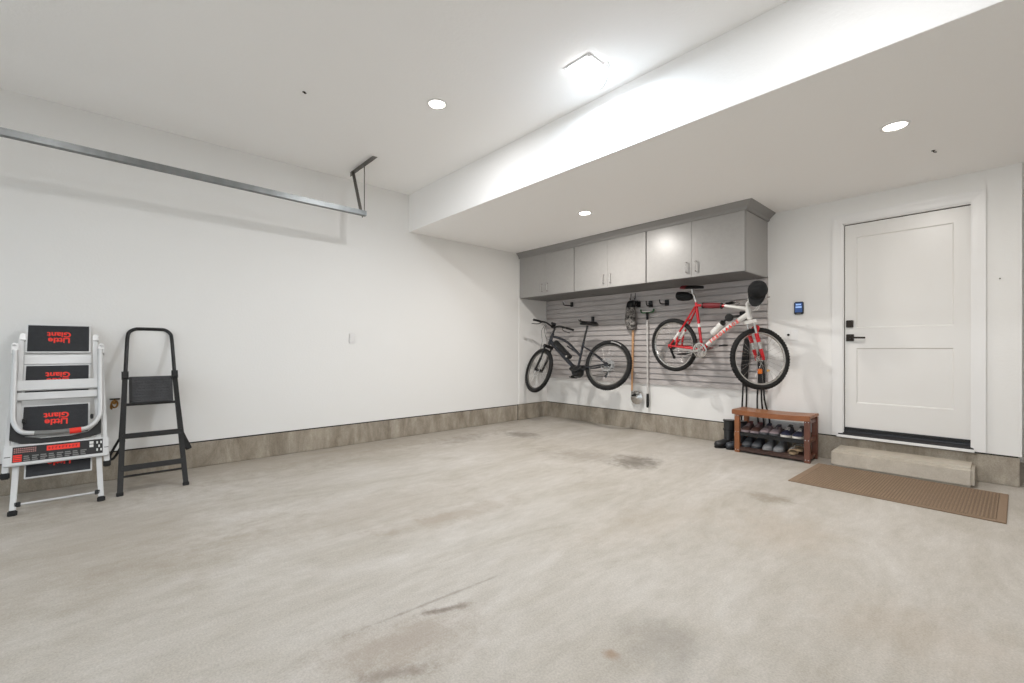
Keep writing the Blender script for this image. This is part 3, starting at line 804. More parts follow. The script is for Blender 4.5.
# ------------------------------------------------------------------ things hung on the slatwall
# patterned mitt with black cuff
mi = thing('mitt', 'black and grey patterned mitt with a black cuff hanging on the slatwall', 'mitt', (-3.47, 5.42, 1.40))
rings = []
for zz, wx, wy, dx in [(.0, .02, .015, .0), (.015, .055, .032, 0), (.06, .078, .04, -.004), (.14, .084, .044, -.008), (.23, .078, .042, -.008), (.30, .072, .04, -.004), (.335, .070, .038, 0)]:
    rings.append([V((dx + math.cos(a) * wx * (1 + .06 * math.sin(3 * a + zz * 30)), math.sin(a) * wy, zz)) for a in [2 * PI * k / 18 for k in range(18)]])
b = MB(); b.loft(rings); b.build('hand', M['camo'], mi)
b = MB(); b.loft([[V((dx + math.cos(a) * wx, math.sin(a) * wy, zz)) for a in [2 * PI * k / 18 for k in range(18)]] for zz, wx, wy, dx in [(.318, .073, .040, .0), (.36, .074, .04, .008), (.40, .064, .032, .014), (.415, .04, .02, .018)]])
b.tube(cat([(.06, .0, .385), (.085, .01, .395), (.095, .02, .40), (.09, .03, .385), (.06, .02, .37)], 4), .008, 8); b.build('cuff', M['cloth'], mi)
# long wooden handle with a round silver disc
wt = thing('edging_tool', 'long wooden-handled tool with a round silver disc at its lower end', 'garden tool', (-3.46, 5.455, .37))
b = MB(); b.tube([(-.015, .0, .18), (-.008, .004, .6), (.0, .006, 1.03)], [.013, .016, .017], 12); b.build('handle', M['handlewood'], wt)
b = MB(); b.tube([(-.015, 0, .19), (-.012, -.004, .13), (.02, -.012, .10)], .009, 8); b.build('socket', M['galvdark'], wt)
b = MB(); b.lathe([(0, -.030), (.018, -.030), (.024, -.022), (.040, -.016), (.085, -.006), (.096, .0), (.097, .006), (.088, .004), (0, .004)], (.065, -.010, .088), (0.05, 1, 0), 36); b.build('disc', M['silver'], wt)
b = MB(); b.box((.035, -.034, .125), (.07, .012, .022), Matrix.Rotation(R(-32), 3, 'Y')); b.build('bracket', M['black'], wt, bevel=.003)
# white pole with black grip and green head
wp = thing('long_handled_squeegee', 'thin white pole with black grip and green head hanging upside down on the slatwall', 'tool', (-3.225, 5.44, .335))
b = MB(); b.tube([(0, .01, .17), (0, .0, 1.22)], .0125, 10); b.build('pole', M['pole'], wp)
b = MB(); b.tube([(0, .01, .0), (0, .01, .02), (0, .01, .10), (0, .01, .17), (0, .01, .19)], [.014, .019, .020, .017, .015], 12); b.build('grip', M['rubber'], wp)
b = MB(); b.tube([(0, .0, 1.20), (0, 0, 1.30)], [.014, .02], 10); b.build('socket', M['black'], wp)
b = MB(); b.tube(cat([(-.10, 0, 1.345), (-.085, 0, 1.305), (-.03, 0, 1.298), (.03, 0, 1.298), (.085, 0, 1.305), (.10, 0, 1.345)], 4), .013, 8); b.build('head', M['green'], wp)
b = MB(); b.bb((-.065, -.017, 1.306), (.065, -.010, 1.316)); b.build('blade', M['silver'], wp, bevel=.002)

# hanging black straps behind the front wheel of the red bike
def strap(name, lab, top, runs, wrap):
    o = thing(name, lab, 'strap', top, 'black straps hanging behind the red bike')
    b = MB()
    rings = []
    for (z_, w_, t_, dx) in wrap:
        rings.append([V((dx + math.cos(a) * w_, math.sin(a) * t_, z_)) for a in [2 * PI * k / 12 for k in range(12)]])
    b.loft(rings); b.build('wrapped_top', M['strap'], o)
    for pts in runs:
        b = MB(); b.tube(cat(pts, 5), .0095, 8, sq=.45, up=(1, 0, 0)); b.build('tail', M['strap'], o)
    b = MB(); b.tube(cat([(0, .02, .03), (0, -.005, .035), (0, -.022, .012), (0, -.03, .028)], 4), .006, 8); b.build('hanger', M['black'], o)
strap('luggage_strap', 'wide black strap bundle hanging left, with two thin tails behind the bench', (-1.955, 5.452, 1.30),
      [[(-.035, 0, -.45), (-.05, .01, -.75), (-.062, .012, -1.0), (-.055, .006, -1.17)], [(.0, 0, -.45), (-.005, .008, -.75), (-.02, .012, -1.0), (-.02, .006, -1.12)]],
      [(.03, .008, .008, .0), (-.02, .022, .014, 0), (-.16, .038, .02, -.005), (-.36, .044, .022, -.02), (-.52, .035, .018, -.025), (-.60, .018, .010, -.022)])
strap('luggage_strap', 'black strap bundle hanging right, with three tails behind the bench', (-1.815, 5.452, 1.22),
      [[(-.01, 0, -.40), (-.03, .01, -.62), (-.028, .012, -.85), (.0, .006, -1.02)], [(.02, 0, -.40), (.015, .008, -.65), (.035, .012, -.9), (.035, .006, -1.06)], [(.04, 0, -.40), (.045, .008, -.65), (.095, .012, -.88), (.085, .006, -1.05)]],
      [(.03, .008, .008, .0), (-.04, .02, .014, 0), (-.20, .034, .02, .01), (-.36, .04, .022, .018), (-.47, .034, .018, .022), (-.54, .02, .010, .02)])

# ------------------------------------------------------------------ wall plates
kp = thing('wall_keypad', 'small black wall panel with a glowing blue screen beside the white door', 'control panel', (-1.444, YB, 1.576))
b = MB(); b.bb((-.044, -.022, -.068), (.044, 0, .068)); b.build('housing', M['black'], kp, bevel=.008)
b = MB(); b.bb((-.034, -.0235, -.045), (.034, -.021, .056)); so = b.build('screen', M['screen'], kp)
b = MB(); b.bb((-.028, -.0245, .002), (.028, -.0232, .018)); b.bb((-.026, -.0245, .030), (.022, -.0232, .044)); b.build('screen_bar', M['screenlight'], so)
b = MB(); b.bb((-.02, -.0235, -.060), (.02, -.021, -.053)); b.build('button', M['greyprint'], kp)
sp = thing('switch_plate', 'white double switch plate with a dark button, below the blue-screen wall panel', 'switch', (-1.515, YB, 1.288))
b = MB(); b.bb((-.064, -.007, -.060), (.064, 0, .060)); b.build('plate', M['trim'], sp, bevel=.003)
for x_ in (-.028, .028): b = MB(); b.bb((x_ - .017, -.011, -.035), (x_ + .017, -.006, .035)); b.build('rocker', M['trim'], sp, bevel=.002)
b = MB(); b.lathe([(0, .0), (.012, 0), (.012, .008), (.009, .011), (0, .011)], (-.028, -.010, .002), (0, -1, 0), 16); b.build('button', M['black'], sp)
ol = thing('wall_outlet', 'white outlet plate on the left wall', 'outlet', (XL, 2.139, 1.262), rz=R(90))
b = MB(); b.bb((-.036, -.006, -.058), (.036, 0, .058)); b.build('plate', M['trim'], ol, bevel=.003)
b = MB(); b.bb((-.018, -.010, -.034), (.018, -.005, .034)); ob = b.build('insert', M['trim'], ol, bevel=.002)
for z_ in (-.018, .018): b = MB(); b.lathe([(0, .0), (.012, .0), (.013, -.001), (0, -.001)], (0, -.0112, z_), (0, 1, 0), 16); b.build('socket', M['trim'], ob)
br = thing('hose_fitting', 'small brass fitting on the left wall between the two ladders', 'fitting', (XL, .041, .665))
b = MB(); b.bb((.0, -.032, .030), (.012, .036, .042)); b.build('bracket', M['bronze'], br, bevel=.002)
b = MB(); b.tube([(.03, 0.02 * math.cos(a) , -.005 + .03 * math.sin(a)) for a in [2 * PI * k / 16 for k in range(16)]], .007, 8, True); b.tube([(.0, 0, .005), (.034, 0, .005)], .012, 10)
b.tube(cat([(.03, -.02, .0), (.045, -.024, -.03), (.03, -.018, -.045)], 4), .007, 8); b.build('spout', M['brass'], br)
nl = MB(); nl.lathe([(0, .01), (.005, .01), (.006, .008), (.003, .007), (.003, -.005)], (.012, YB, 1.724), (0, -1, 0), 10)
tag(nl.build('nail', M['galvdark'], loc=(.012, YB, 1.724)), 'tiny nail in the wall to the right of the white door', 'nail')

# ------------------------------------------------------------------ white folding ladder
def lean(xb, xt, zt, y0=0.):
    Z = V((xt - xb, 0, zt)).normalized(); X = V((0, 1, 0)); Y = Z.cross(X)
    m = Matrix((X, Y, Z)).transposed().to_4x4(); m.translation = V((xb, y0, 0)); return m
mW = lean(-4.515, -5.06, 1.30)
wl = thing('step_ladder', 'white folded step ladder with charcoal treads leaning on the left wall', 'ladder', mw=mW)
def B(n, m, a, b, bv=.003, par=wl):
    k = MB(); k.bb(a, b); return k.build(n, m, par, bevel=bv)
# inner rails (front legs) and rear rails
for s0, s1, s2 in ((-.482, -.478, -.490), (-.038, -.052, -.080)):
    k = MB(); k.bar((s0, 0, .012), (s1, 0, .34), .020, .032, (1, 0, 0)); k.bar((s1, .0, .33), (s2, .012, 1.335), .020, .030, (1, 0, 0)); k.build('inner_rail', M['alu'], wl, bevel=.004)
    k = MB(); k.bar((s0, 0, -.006), (s0, 0, .034), .034, .046, (1, 0, 0)); k.build('foot', M['rubber'], wl, bevel=.006)
for sg, a0_, a1_, a2_ in ((-1, -.527, -.523, -.512), (1, -.006, -.016, -.046)):
    k = MB(); k.bar((a0_, .0, .285), (a1_, -.012, .48), .030, .034, (1, 0, 0)); k.bar((a1_, -.008, .47), (a2_, -.0, 1.252), .022, .026, (1, 0, 0)); k.build('outer_rail', M['alu'], wl, bevel=.004)
    k = MB(); k.bar((a0_, 0, .255), (a0_, 0, .298), .042, .044, (1, 0, 0)); k.build('foot', M['rubber'], wl, bevel=.006)
    k = MB(); k.box((a2_ + sg * .004, -.004, 1.225), (.036, .05, .09)); k.box((a2_ - sg * .030, .012, 1.33), (.034, .04, .06)); k.lathe([(0, -.03), (.012, -.03), (.012, .03), (0, .03)], (a2_ + sg * .006, -.012, 1.255), (0, 1, 0), 14); k.build('hinge_joint', M['alu2'], wl, bevel=.006)
# crossbar near the floor
k = MB(); k.tube([(-.474, .004, .070), (-.046, .004, .070)], .008, 10); k.build('crossbar', M['alu'], wl)
for s in (-.462, -.058): B('crossbar_end', M['black'], (s - .016, -.010, .055), (s + .016, .02, .086))
# treads with their printed mats
def tread(t0, t1, y, lab=True, s0=-.466, s1=-.106):
    k = MB(); k.bb((s0, y, t0), (s1, y + .024, t1)); o_ = k.build('tread', M['alu'], wl, bevel=.003)
    k = MB(); k.bb((s0 + .009, y - .003, t0 + .010), (s1 - .009, y + .004, t1 - .009)); k.build('tread_mat', M['tread'], o_, bevel=.001)
    cx, cz = (s0 + s1) / 2 + .0, t0 + (t1 - t0) * .54
    mm = Matrix.Translation((cx, y - .0036, cz)) @ Matrix.Rotation(PI / 2, 4, 'X') @ Matrix.Rotation(PI, 4, 'Z')
    text_mesh('tread_text', 'Little\nGiant', .060, M['redprint'], o_, mm, offset=.0018, space=.82)
tread(1.200, 1.440, .000)
tread(.868, 1.104, .012)
tread(.537, .778, .004)
tread(.243, .468, .016, s0=-.440, s1=-.090)
# support plates behind and the two wide cross rails in front
B('cross_plate', M['alu'], (-.47, .020, 1.112), (-.10, .040, 1.192))
B('cross_rail', M['alu'], (-.500, -.040, .884), (-.058, -.014, .962)); B('cross_rail', M['alu'], (-.498, -.036, .811), (-.063, -.012, .868))
# U-shaped grab handle
k = MB()
U = [(-.512, -.036, 1.205), (-.508, -.040, .95), (-.503, -.044, .72), (-.494, -.046, .64), (-.462, -.048, .575), (-.41, -.048, .555), (-.285, -.048, .548), (-.15, -.048, .552), (-.10, -.048, .570), (-.062, -.046, .62), (-.046, -.044, .69), (-.047, -.040, .95), (-.048, -.036, 1.215)]
k.tube(cat(U, 5), .0165, 12); k.build('grab_handle', M['alu'], wl)
k = MB(); k.tube(cat([(-.392, -.050, .552), (-.285, -.050, .545), (-.165, -.050, .550)], 4), .0185, 12); gh = k.build('handle_grip', M['greyprint'], wl)
k = MB(); k.tube([(-.212, -.051, .5435), (-.150, -.051, .547)], .0215, 12); k.build('grip_label', M['redprint'], gh)
# black moulded carrier behind the handle
k = MB(); poly = [(-.515, .69), (-.495, .60), (-.44, .535), (-.36, .515), (-.20, .515), (-.11, .535), (-.060, .59), (-.040, .66), (-.040, .515), (-.10, .495), (-.28, .475), (-.46, .490), (-.515, .522)]
k.prism(poly, -.032, -.012, lambda u, v, d_: (u, d_, v)); k.build('carrier', M['black'], wl, ang=25)
# apron with the printed warning label
ap = B('apron', M['alu'], (-.534, -.046, .330), (.004, -.020, .474), .005)
k = MB(); k.bb((-.494, -.0475, .352), (-.030, -.045, .462)); lb = k.build('label', M['labelblack'], ap)
y_ = -.0482
def lab(m, a, b): k = MB(); k.bb((a[0], y_, a[1]), (b[0], y_ + .0012, b[1])); return k.build('label_print', m, lb)
lab(M['redprint'], (-.328, .414), (-.156, .450))
k = MB()
for i in range(9): k.bb((-.318 + .0175 * i, y_ - .0004, .424), (-.318 + .0175 * i + .004, y_, .440)); k.bb((-.318 + .0175 * i, y_ - .0004, .430 + .004 * (i % 3)), (-.318 + .0175 * i + .012, y_, .433 + .004 * (i % 3)))
k.build('label_lettering', M['dkred'], lb)
k = MB()
for r_ in range(3):
    for i in range(12): k.bb((-.488 + .0092 * i, y_, .418 + .013 * r_), (-.488 + .0092 * i + .0066, y_ + .001, .4255 + .013 * r_))
k.build('label_lettering', M['pinkprint'], lb)
k = MB()
for r_ in range(4): k.bb((-.490, y_, .356 + .013 * r_), (-.448, y_ + .001, .3655 + .013 * r_))
k.build('label_lettering', M['redprint'], lb)
k = MB()
for c_ in range(8):
    for r_ in range(3): k.bb((-.440 + .041 * c_, y_, .358 + .014 * r_), (-.440 + .041 * c_ + .033 - .004 * ((c_ + r_) % 3), y_ + .001, .366 + .014 * r_))
k.build('label_lettering', M['greyprint'], lb)
k = MB()
for (a_, c_) in ((-.104, .405), (-.104, .430)): k.bb((a_, y_, c_), (a_ + .022, y_ + .001, c_ + .020))
for i in range(3):
    for jj in range(3):
        if (i + jj) % 2 == 0: k.bb((-.066 + .011 * i, y_, .372 + .028 * jj), (-.066 + .011 * i + .009, y_ + .001, .372 + .028 * jj + .018))
k.build('label_icons', M['whiteprint'], lb)
k = MB(); k.bb((-.532, -.0465, .392), (-.502, -.0450, .397)); k.bb((-.022, -.0465, .392), (.002, -.0450, .397)); k.build('seam', M['gap'], ap)
# side lugs with black pins
for s in (-.452, -.094):
    k = MB(); k.box((s, -.004, .66), (.018, .03, .034)); k.build('side_pin', M['black'], wl, bevel=.004)

# ------------------------------------------------------------------ black step ladder
mK = lean(-4.560, -5.12, 1.22)
bl = thing('step_ladder', 'black metal step ladder with a tall hoop handle leaning on the left wall', 'ladder', mw=mK)
for a_, b_ in (((.067, 0, .006), (.106, 0, 1.0)), ((.480, 0, .006), (.441, 0, 1.0))):
    k = MB(); k.bar(a_, b_, .026, .036, (1, 0, 0)); k.build('rail', M['blackpaint'], bl, bevel=.004)
    k = MB(); k.bar((a_[0], 0, -.004), (a_[0], 0, .03), .032, .044, (1, 0, 0)); k.build('foot', M['rubber'], bl, bevel=.005)
    k = MB(); k.bar((b_[0], -.004, .955), (b_[0], -.004, 1.045), .046, .046, (1, 0, 0)); k.build('hoop_clamp', M['black'], bl, bevel=.012)
k = MB(); k.tube(cat([(.107, 0, .99), (.117, 0, 1.2), (.126, 0, 1.365), (.140, 0, 1.415), (.175, 0, 1.441), (.215, 0, 1.446), (.35, 0, 1.445), (.39, 0, 1.438), (.422, 0, 1.405), (.432, 0, 1.36), (.437, 0, 1.2), (.441, 0, .99)], 5), .0145, 12); k.build('hoop_handle', M['blackpaint'], bl)
k = MB(); k.bb((.130, .0, .752), (.424, .022, .990)); ts = k.build('top_step', M['stepgrey'], bl, bevel=.004)
k = MB()
for i in range(8): k.bb((.160, -.003, .772 + .026 * i), (.400, .002, .786 + .026 * i))
k.build('grip_ridges', M['stepgrey'], ts, bevel=.001); k = MB(); k.bb((.136, -.003, .760), (.150, .002, .982)); k.build('side_lip', M['blackpaint'], ts)
k = MB(); k.tube([(.100, 0, .740), (.452, 0, .740)], .012, 10); k.build('crossbar', M['blackpaint'], bl)
for t0, t1, s0, s1 in ((.446, .490, .088, .466), (.184, .230, .080, .470)):
    k = MB(); k.prism([(-.020, t1 - .006), (-.012, t1), (.055, t1 - .006), (.055, t1 - .022), (.0, t1 - .030), (-.006, t0), (-.020, t0)], s0, s1, lambda u, v, d_: (d_, u, v)); so = k.build('step', M['blackpaint'], bl, ang=25)
    k = MB()
    for i in range(4): k.bb((s0 + .02, -.004 + .014 * i, t1 - .004), (s1 - .02, .003 + .014 * i, t1 - .0005 + .0015))
    k.build('step_pad', M['rubber'], so)
k = MB(); k.tube([(.076, 0, .146), (.468, 0, .146)], .008, 10); k.build('crossbar', M['blackpaint'], bl)
for s, x0, x1 in ((-1, .104, .022), (1, .448, .516)):
    k = MB(); k.bar((x0, .040, .98), (x0 + s * .03, .048, .46), .020, .026, (1, 0, 0)); k.build('rear_rail', M['blackpaint'], bl, bevel=.003)
    k = MB(); e = V((x1 - x0 - s * .02, 0, -.14)); p0 = V((x0 + s * .022, .035, .455))
    d_ = e.normalized(); sd = V((-d_.z, 0, d_.x)) * .017
    if s < 0: k.tube(cat([p0 + sd, p0 + sd + e * .85, p0 + e * 1.08, p0 - sd + e * .85, p0 - sd], 4), .009, 8)
    else: k.bar(p0, p0 + e, .03, .040, (V((1, 0, 0))))
    k.build('rear_foot', M['rubber'], bl)

# ------------------------------------------------------------------ shoe bench
bn = thing('shoe_bench', 'brown wooden shoe bench with two shelves standing against the back wall', 'bench', (-1.612, 5.290, 0))
bx0, bx1, by0, by1 = -.327, .336, -.150, .118     # leg corners
k = MB(); tp = []
for i in range(9):
    x_ = -.376 + .742 * i / 8; sag = -.012 * (1 - ((i - 4) / 4) ** 2)
    tp.append((x_, .470 + sag))
poly = tp + [(x_, z_ - .030) for x_, z_ in reversed(tp)]
for i in range(3):
    k.prism(poly, -.178 + .108 * i, -.073 + .108 * i, lambda u, v, d_: (u, d_, v))
k.build('seat', M['woodtop'], bn, bevel=.004)
k = MB(); k.prism([(x_, z_ - .004) for x_, z_ in tp] + [(x_, z_ - .052) for x_, z_ in reversed(tp)], -.184, -.166, lambda u, v, d_: (u, d_, v)); k.build('front_apron', M['wood'], bn, bevel=.003)
for i, (x_, y__) in enumerate(((bx0, by0), (bx1, by0), (bx0, by1), (bx1, by1))):
    k = MB(); k.bb((x_ - .026, y__ - .018, 0), (x_ + .026, y__ + .018, .440)); lg = k.build('leg', M['wood'] if x_ < 0 else M['woodred'], bn, bevel=.003)
    if y__ < 0:
        k = MB()
        for zz in (.030, .225, .405):
            for dx in (-.013, .013): k.lathe([(0, .003), (.0045, .002), (.0055, 0)], (x_ + dx, y__ - .018, zz), (0, -1, 0), 8)
        k.build('screw_caps', M['chrome'], lg)
for x_ in (bx0, bx1):
    for zz in (.045, .215, .405):
        k = MB(); k.bb((x_ - .014, by0 + .018, zz - .02), (x_ + .014, by1 - .018, zz + .02)); k.build('side_rail', M['woodred'], bn, bevel=.002)
for zz in (.065, .226):
    k = MB()
    for i in range(6): y2 = -.140 + .049 * i; k.bb((bx0 + .026, y2 - .018, zz - .012), (bx1 - .026, y2 + .018, zz))
    k.build('shelf', M['blackpaint'] if zz > .1 else M['shelfwood'], bn, bevel=.002)
k = MB(); k.bb((bx0 + .026, by0 - .014, .020), (bx1 - .026, by0 + .002, .052)); k.build('lower_rail', M['shelfwood'], bn, bevel=.003)
k = MB(); k.bb((bx0 + .026, by0 - .010, .186), (bx1 - .026, by0 + .002, .216)); k.build('upper_rail', M['blackpaint'], bn, bevel=.003)

# ------------------------------------------------------------------ shoes
def smat(n, c, r_=.6): return mat(n, c, r_, bump=(120, .3, .002))
SM = {k_: smat('shoe ' + k_, c) for k_, c in dict(brown=(74, 52, 46), maroon=(98, 42, 48), mauve=(142, 128, 132), blue=(70, 104, 150), navy=(40, 44, 66), charcoal=(50, 52, 56), grey=(128, 128, 130), dgrey=(84, 86, 90), tan=(168, 142, 116), white=(206, 202, 196), black=(28, 28, 30), khaki=(150, 130, 104)).items()}
def shoe(name, label, x, y, z, rz, up, sole, lining, L=.27, H=.095, W=.092, group=None, lace=True, tongue=None):
    o = thing(name, label, 'shoe', (x, y, z), group, rz=rz)
    # local +x is the toe; origin at mid-sole on the shelf
    def half(t):       # outline half width
        return W / 2 * (0.80 * math.sin(min(1, t * 5.5) * PI / 2) * (1 if t > .18 else 1) * (1 - .10 * math.sin(PI * min(1, t / .7)) ** 2) + .24 * math.exp(-((t - .68) / .2) ** 2)) * math.sqrt(max(0, 1 - max(0, (t - .8) / .2) ** 2.4))
    T = [0.0, .03, .08, .16, .26, .38, .5, .6, .7, .8, .88, .94, .98, 1.0]
    k = MB(); rs = []
    for t in T:
        w_ = max(half(t), .004) * 1.06; x_ = (t - .5) * L
        zb = .006 * max(0, (t - .8) / .2) ** 2 ; ht = .026 - .006 * t
        rs.append([V((x_, -w_, zb)), V((x_, w_, zb)), V((x_, w_ * 1.0, zb + ht)), V((x_, -w_ * 1.0, zb + ht))])
    k.loft(rs); k.build('sole', sole, o)
    top = lambda t: H * (.92 if t < .12 else (.92 - .16 * math.sin((t - .12) / .2 * PI / 2) if t < .32 else (.76 + .10 * math.sin((t - .32) / .12 * PI) if t < .38 else max(.30, .82 - .60 * ((t - .38) / .62)))))
    k = MB(); rs = []
    for t in T:
        w_ = max(half(t), .004); x_ = (t - .5) * L * .985; zt = max(.034, top(t) * (1 if t < .93 else 1 - (t - .93) * 6)); zb = .018
        ring = []
        for j in range(9):
            a = PI * j / 8; ring.append(V((x_, -w_ * math.cos(a) * (1 if j not in (0, 8) else 1), zb + (zt - zb) * math.sin(a) ** .62)))
        rs.append(ring)
    k.loft(rs); k.build('upper', up, o)
    k = MB(); rs = []
    for t in (.05, .09, .16, .24, .32, .38):
        w_ = half(t) * .66 * (1 if .06 < t < .36 else .5); x_ = (t - .5) * L; zt = top(t) + .003
        rs.append([V((x_, -w_, zt)), V((x_, 0, zt - .0)), V((x_, w_, zt)), V((x_, w_ * .8, zt - .03)), V((x_, -w_ * .8, zt - .03))])
    k.loft(rs); k.build('collar', lining, o)
    if lace:
        k = MB()
        for t in (.42, .48, .54, .60): 
            w_ = half(t) * .5; zt = top(t) + .001; k.tube([(((t - .5) * L), -w_, zt - .006), ((t - .5) * L, 0, zt + .002), ((t - .5) * L, w_, zt - .006)], .003, 6)
        k.build('laces', tongue or sole, o)
    return o
def pair(name, kind, xs, z, rz, up, sole, lining, **kw):
    for x_, w_ in zip(xs, ('left', 'right')):
        shoe(name, kind % w_, x_, 5.262, z, rz, up, sole, lining, **kw)
zt_, zl_ = .226, .065
S = SM
pair('sneaker', '%s shoe of the brown and maroon pair on the top bench shelf', (-1.872, -1.775), zt_, R(-90), S['brown'], S['mauve'], S['maroon'], L=.27, H=.10)
pair('sneaker', '%s shoe of the mauve and blue pair in the middle of the top bench shelf', (-1.682, -1.588), zt_, R(-90), S['mauve'], S['dgrey'], S['navy'], L=.265, H=.10)
pair('sneaker', '%s shoe of the navy pair with pale soles on the top bench shelf', (-1.480, -1.375), zt_, R(-90), S['navy'], S['white'], S['black'], L=.28, H=.11)
pair('sneaker', '%s shoe of the shiny dark pair at the left of the lower bench shelf', (-1.860, -1.762), zl_, R(-90), S['dgrey'], S['charcoal'], S['black'], L=.275, H=.125)
pair('sneaker', '%s shoe of the pale grey pair in the middle of the lower bench shelf', (-1.650, -1.545), zl_, R(-90), S['grey'], S['grey'], S['black'], L=.29, H=.115)
# tan sandals with looped straps
for i, (x_, dy, zz, lab_) in enumerate(((-1.415, -.02, zl_, 'tan strappy sandal lying lower at the right end of the lower bench shelf'), (-1.385, .015, zl_ + .034, 'tan strappy sandal resting on the other sandal on the lower bench shelf'))):
    o = thing('sandal', lab_, 'sandal', (x_, 5.25 + dy, zz), 'tan sandals on the lower bench shelf', rz=R(-84 + 14 * i))
    k = MB(); ol_ = [(.125 * math.cos(a) + .0, (.040 + .006 * math.cos(a)) * math.sin(a)) for a in [2 * PI * q_ / 22 for q_ in range(22)]]
    k.prism(ol_, 0, .020, lambda u, v, d_: (u, v, d_)); k.build('sole', S['khaki'], o, bevel=.004)
    for q_, (cx, h_) in enumerate(((.065, .045), (.025, .055), (-.06, .060), (-.095, .05))):
        k = MB(); k.tube(cat([(cx, -.043, .012), (cx + .004, -.036, h_ * .75), (cx + .006, 0, h_), (cx + .004, .036, h_ * .75), (cx, .043, .012)], 5), .0085, 8, sq=.4, up=(1, 0, 0)); k.build('strap', S['tan'] if q_ % 2 == 0 else S['white'], o)

# ------------------------------------------------------------------ rubber boots
def boot(label, x, y, rz, shine):
    o = thing('rain_boot', label, 'boot', (x, y, 0), 'black boots beside the bench', rz=rz)
    k = MB(); rs = []
    # a side-view spine from the shaft top down and out to the toe
    for (cx, cz, nx, nz, w_, h_) in [(-.005, .315, 0, 1, .055, .062), (-.005, .25, 0, 1, .056, .063), (.0, .17, 0, 1, .050, .058), (.004, .115, .1, 1, .046, .056), (.018, .082, .6, .8, .044, .058), (.055, .062, 1, .35, .045, .050), (.10, .052, 1, .1, .048, .040), (.145, .048, 1, 0, .050, .036), (.185, .046, 1, 0, .044, .033), (.208, .042, 1, 0, .028, .024), (.216, .038, 1, 0, .010, .012)]:
        n_ = V((nx, 0, nz)).normalized(); f_ = V((n_.z, 0, -n_.x))
        cx *= .88; rs.append([V((cx, 0, cz)) + f_ * math.cos(a) * h_ + V((0, 1, 0)) * math.sin(a) * w_ for a in [2 * PI * j / 16 for j in range(16)]])
    k.loft(rs); k.tube([(-.062 * 1, 0, .13), (-.060, 0, .05)], [.02, .035], 10); 
    k.build('shaft', M['bootblack' if not shine else 'bootgrey'], o)
    k = MB(); ol_ = [(-.072, .0), (-.066, .034), (-.03, .042), (.03, .040), (.09, .046), (.15, .052), (.20, .036), (.222, .0)]
    ol_ = [(a_ * .88, b_) for a_, b_ in ol_]; ol_ = ol_ + [(a_, -b_) for a_, b_ in reversed(ol_[1:-1])]
    k.prism(ol_, 0, .020, lambda u, v, d_: (u, v, d_)); k.build('sole', M['rubber'], o, bevel=.004)
    for zz, cx in ((.305, -.005), (.20, -.003)):
        k = MB(); k.tube([(cx + math.cos(a) * .0625, math.sin(a) * .0575, zz) for a in [2 * PI * j / 20 for j in range(20)]], .008, 8, True); so = k.build('band', M['black'], o)
        k = MB(); k.box((cx + .02, -.062 * 1, zz), (.026, .010, .022)); k.build('buckle', M['silver'], so, bevel=.002)
M['bootblack'] = mat('black boot leather', (44, 44, 45), .38, bump=(30, .3, .006)); M['bootgrey'] = mat('grey black boot leather', (62, 65, 70), .36, bump=(30, .3, .006))  # second leather is greyed to paint highlights on one boot
boot('black boot on the floor left of the bench, the outer one of its pair', -2.100, 5.320, R(243), False)
boot('greyish black boot on the floor, half hidden behind the bench leg', -1.978, 5.335, R(243), True)

# ------------------------------------------------------------------ garage door track
XT = -4.60; ZT = 2.596
tr = thing('garage_door_track', 'galvanised garage door track hanging below the ceiling along the left wall', 'track', (XT, 2.0, ZT))
prof = [(-.026, .0), (-.026, .024), (-.012, .028), (.018, .028), (.026, .018), (.026, .014), (.022, .014), (.016, .024), (-.010, .024), (-.022, .020), (-.022, .0),
        (-.022, -.020), (-.010, -.024), (.016, -.024), (.022, -.014), (.026, -.014), (.026, -.018), (.018, -.028), (-.012, -.028), (-.026, -.024)]
path = [(.055, 0., 0.), (-.6, .002, 0), (-1.4, .012, 0), (-2.2, .022, 0), (-2.53, .026, .06)]
for k_ in range(1, 11):
    a = R(9 * k_); path.append((-2.53 - .32 * math.sin(a), .026 - .32 * (1 - math.cos(a)), 0))
path.append((-2.85, -1.9, 0))
rs = []
for i, (y_0, z_0, _) in enumerate(path):
    y1_, z1_, _ = path[min(i + 1, len(path) - 1)]; y2_, z2_, _ = path[max(i - 1, 0)]
    d_ = V((0, y1_ - y2_, z1_ - z2_)).normalized(); up_ = V((1, 0, 0)).cross(d_)
    if i < 5 and up_.z < 0: up_ = -up_
    if i >= 5: up_ = V((0, d_.z * -1, d_.y)) * (-1 if V((0, -d_.z, d_.y)).dot(prev_) < 0 else 1)
    prev_ = up_
    rs.append([V((-p_, y_0, z_0)) + up_ * q_ for p_, q_ in prof])
k = MB(); k.loft(rs); k.build('rail', M['galv'], tr, ang=25)
zt2 = ZC - ZT
k = MB()
def angle_iron(kb, a, b, up, w=.034, t_=.004):
    a, b = V(a), V(b); d_ = (b - a).normalized(); u_ = V(up); s_ = d_.cross(u_)
    kb.bar(a - u_ * w / 2, b - u_ * w / 2, t_, w, u_); kb.bar(a - s_ * w / 2, b - s_ * w / 2, w, t_, u_)
angle_iron(k, (-.345, .03, zt2), (.235, .03, zt2), (0, 0, 1), .050); k.build('ceiling_bracket', M['galvdark'], tr)
k = MB(); angle_iron(k, (-.235, .030, zt2 - .03), (.004, .028, -.03), (0, 1, 0), .034); k.build('hanger', M['galvdark'], tr)
k = MB(); k.tube([(.012, .036, zt2 - .03), (.012, .036, -.03)], .0055, 8); k.build('hanger_rod', M['galvdark'], tr)
k = MB()
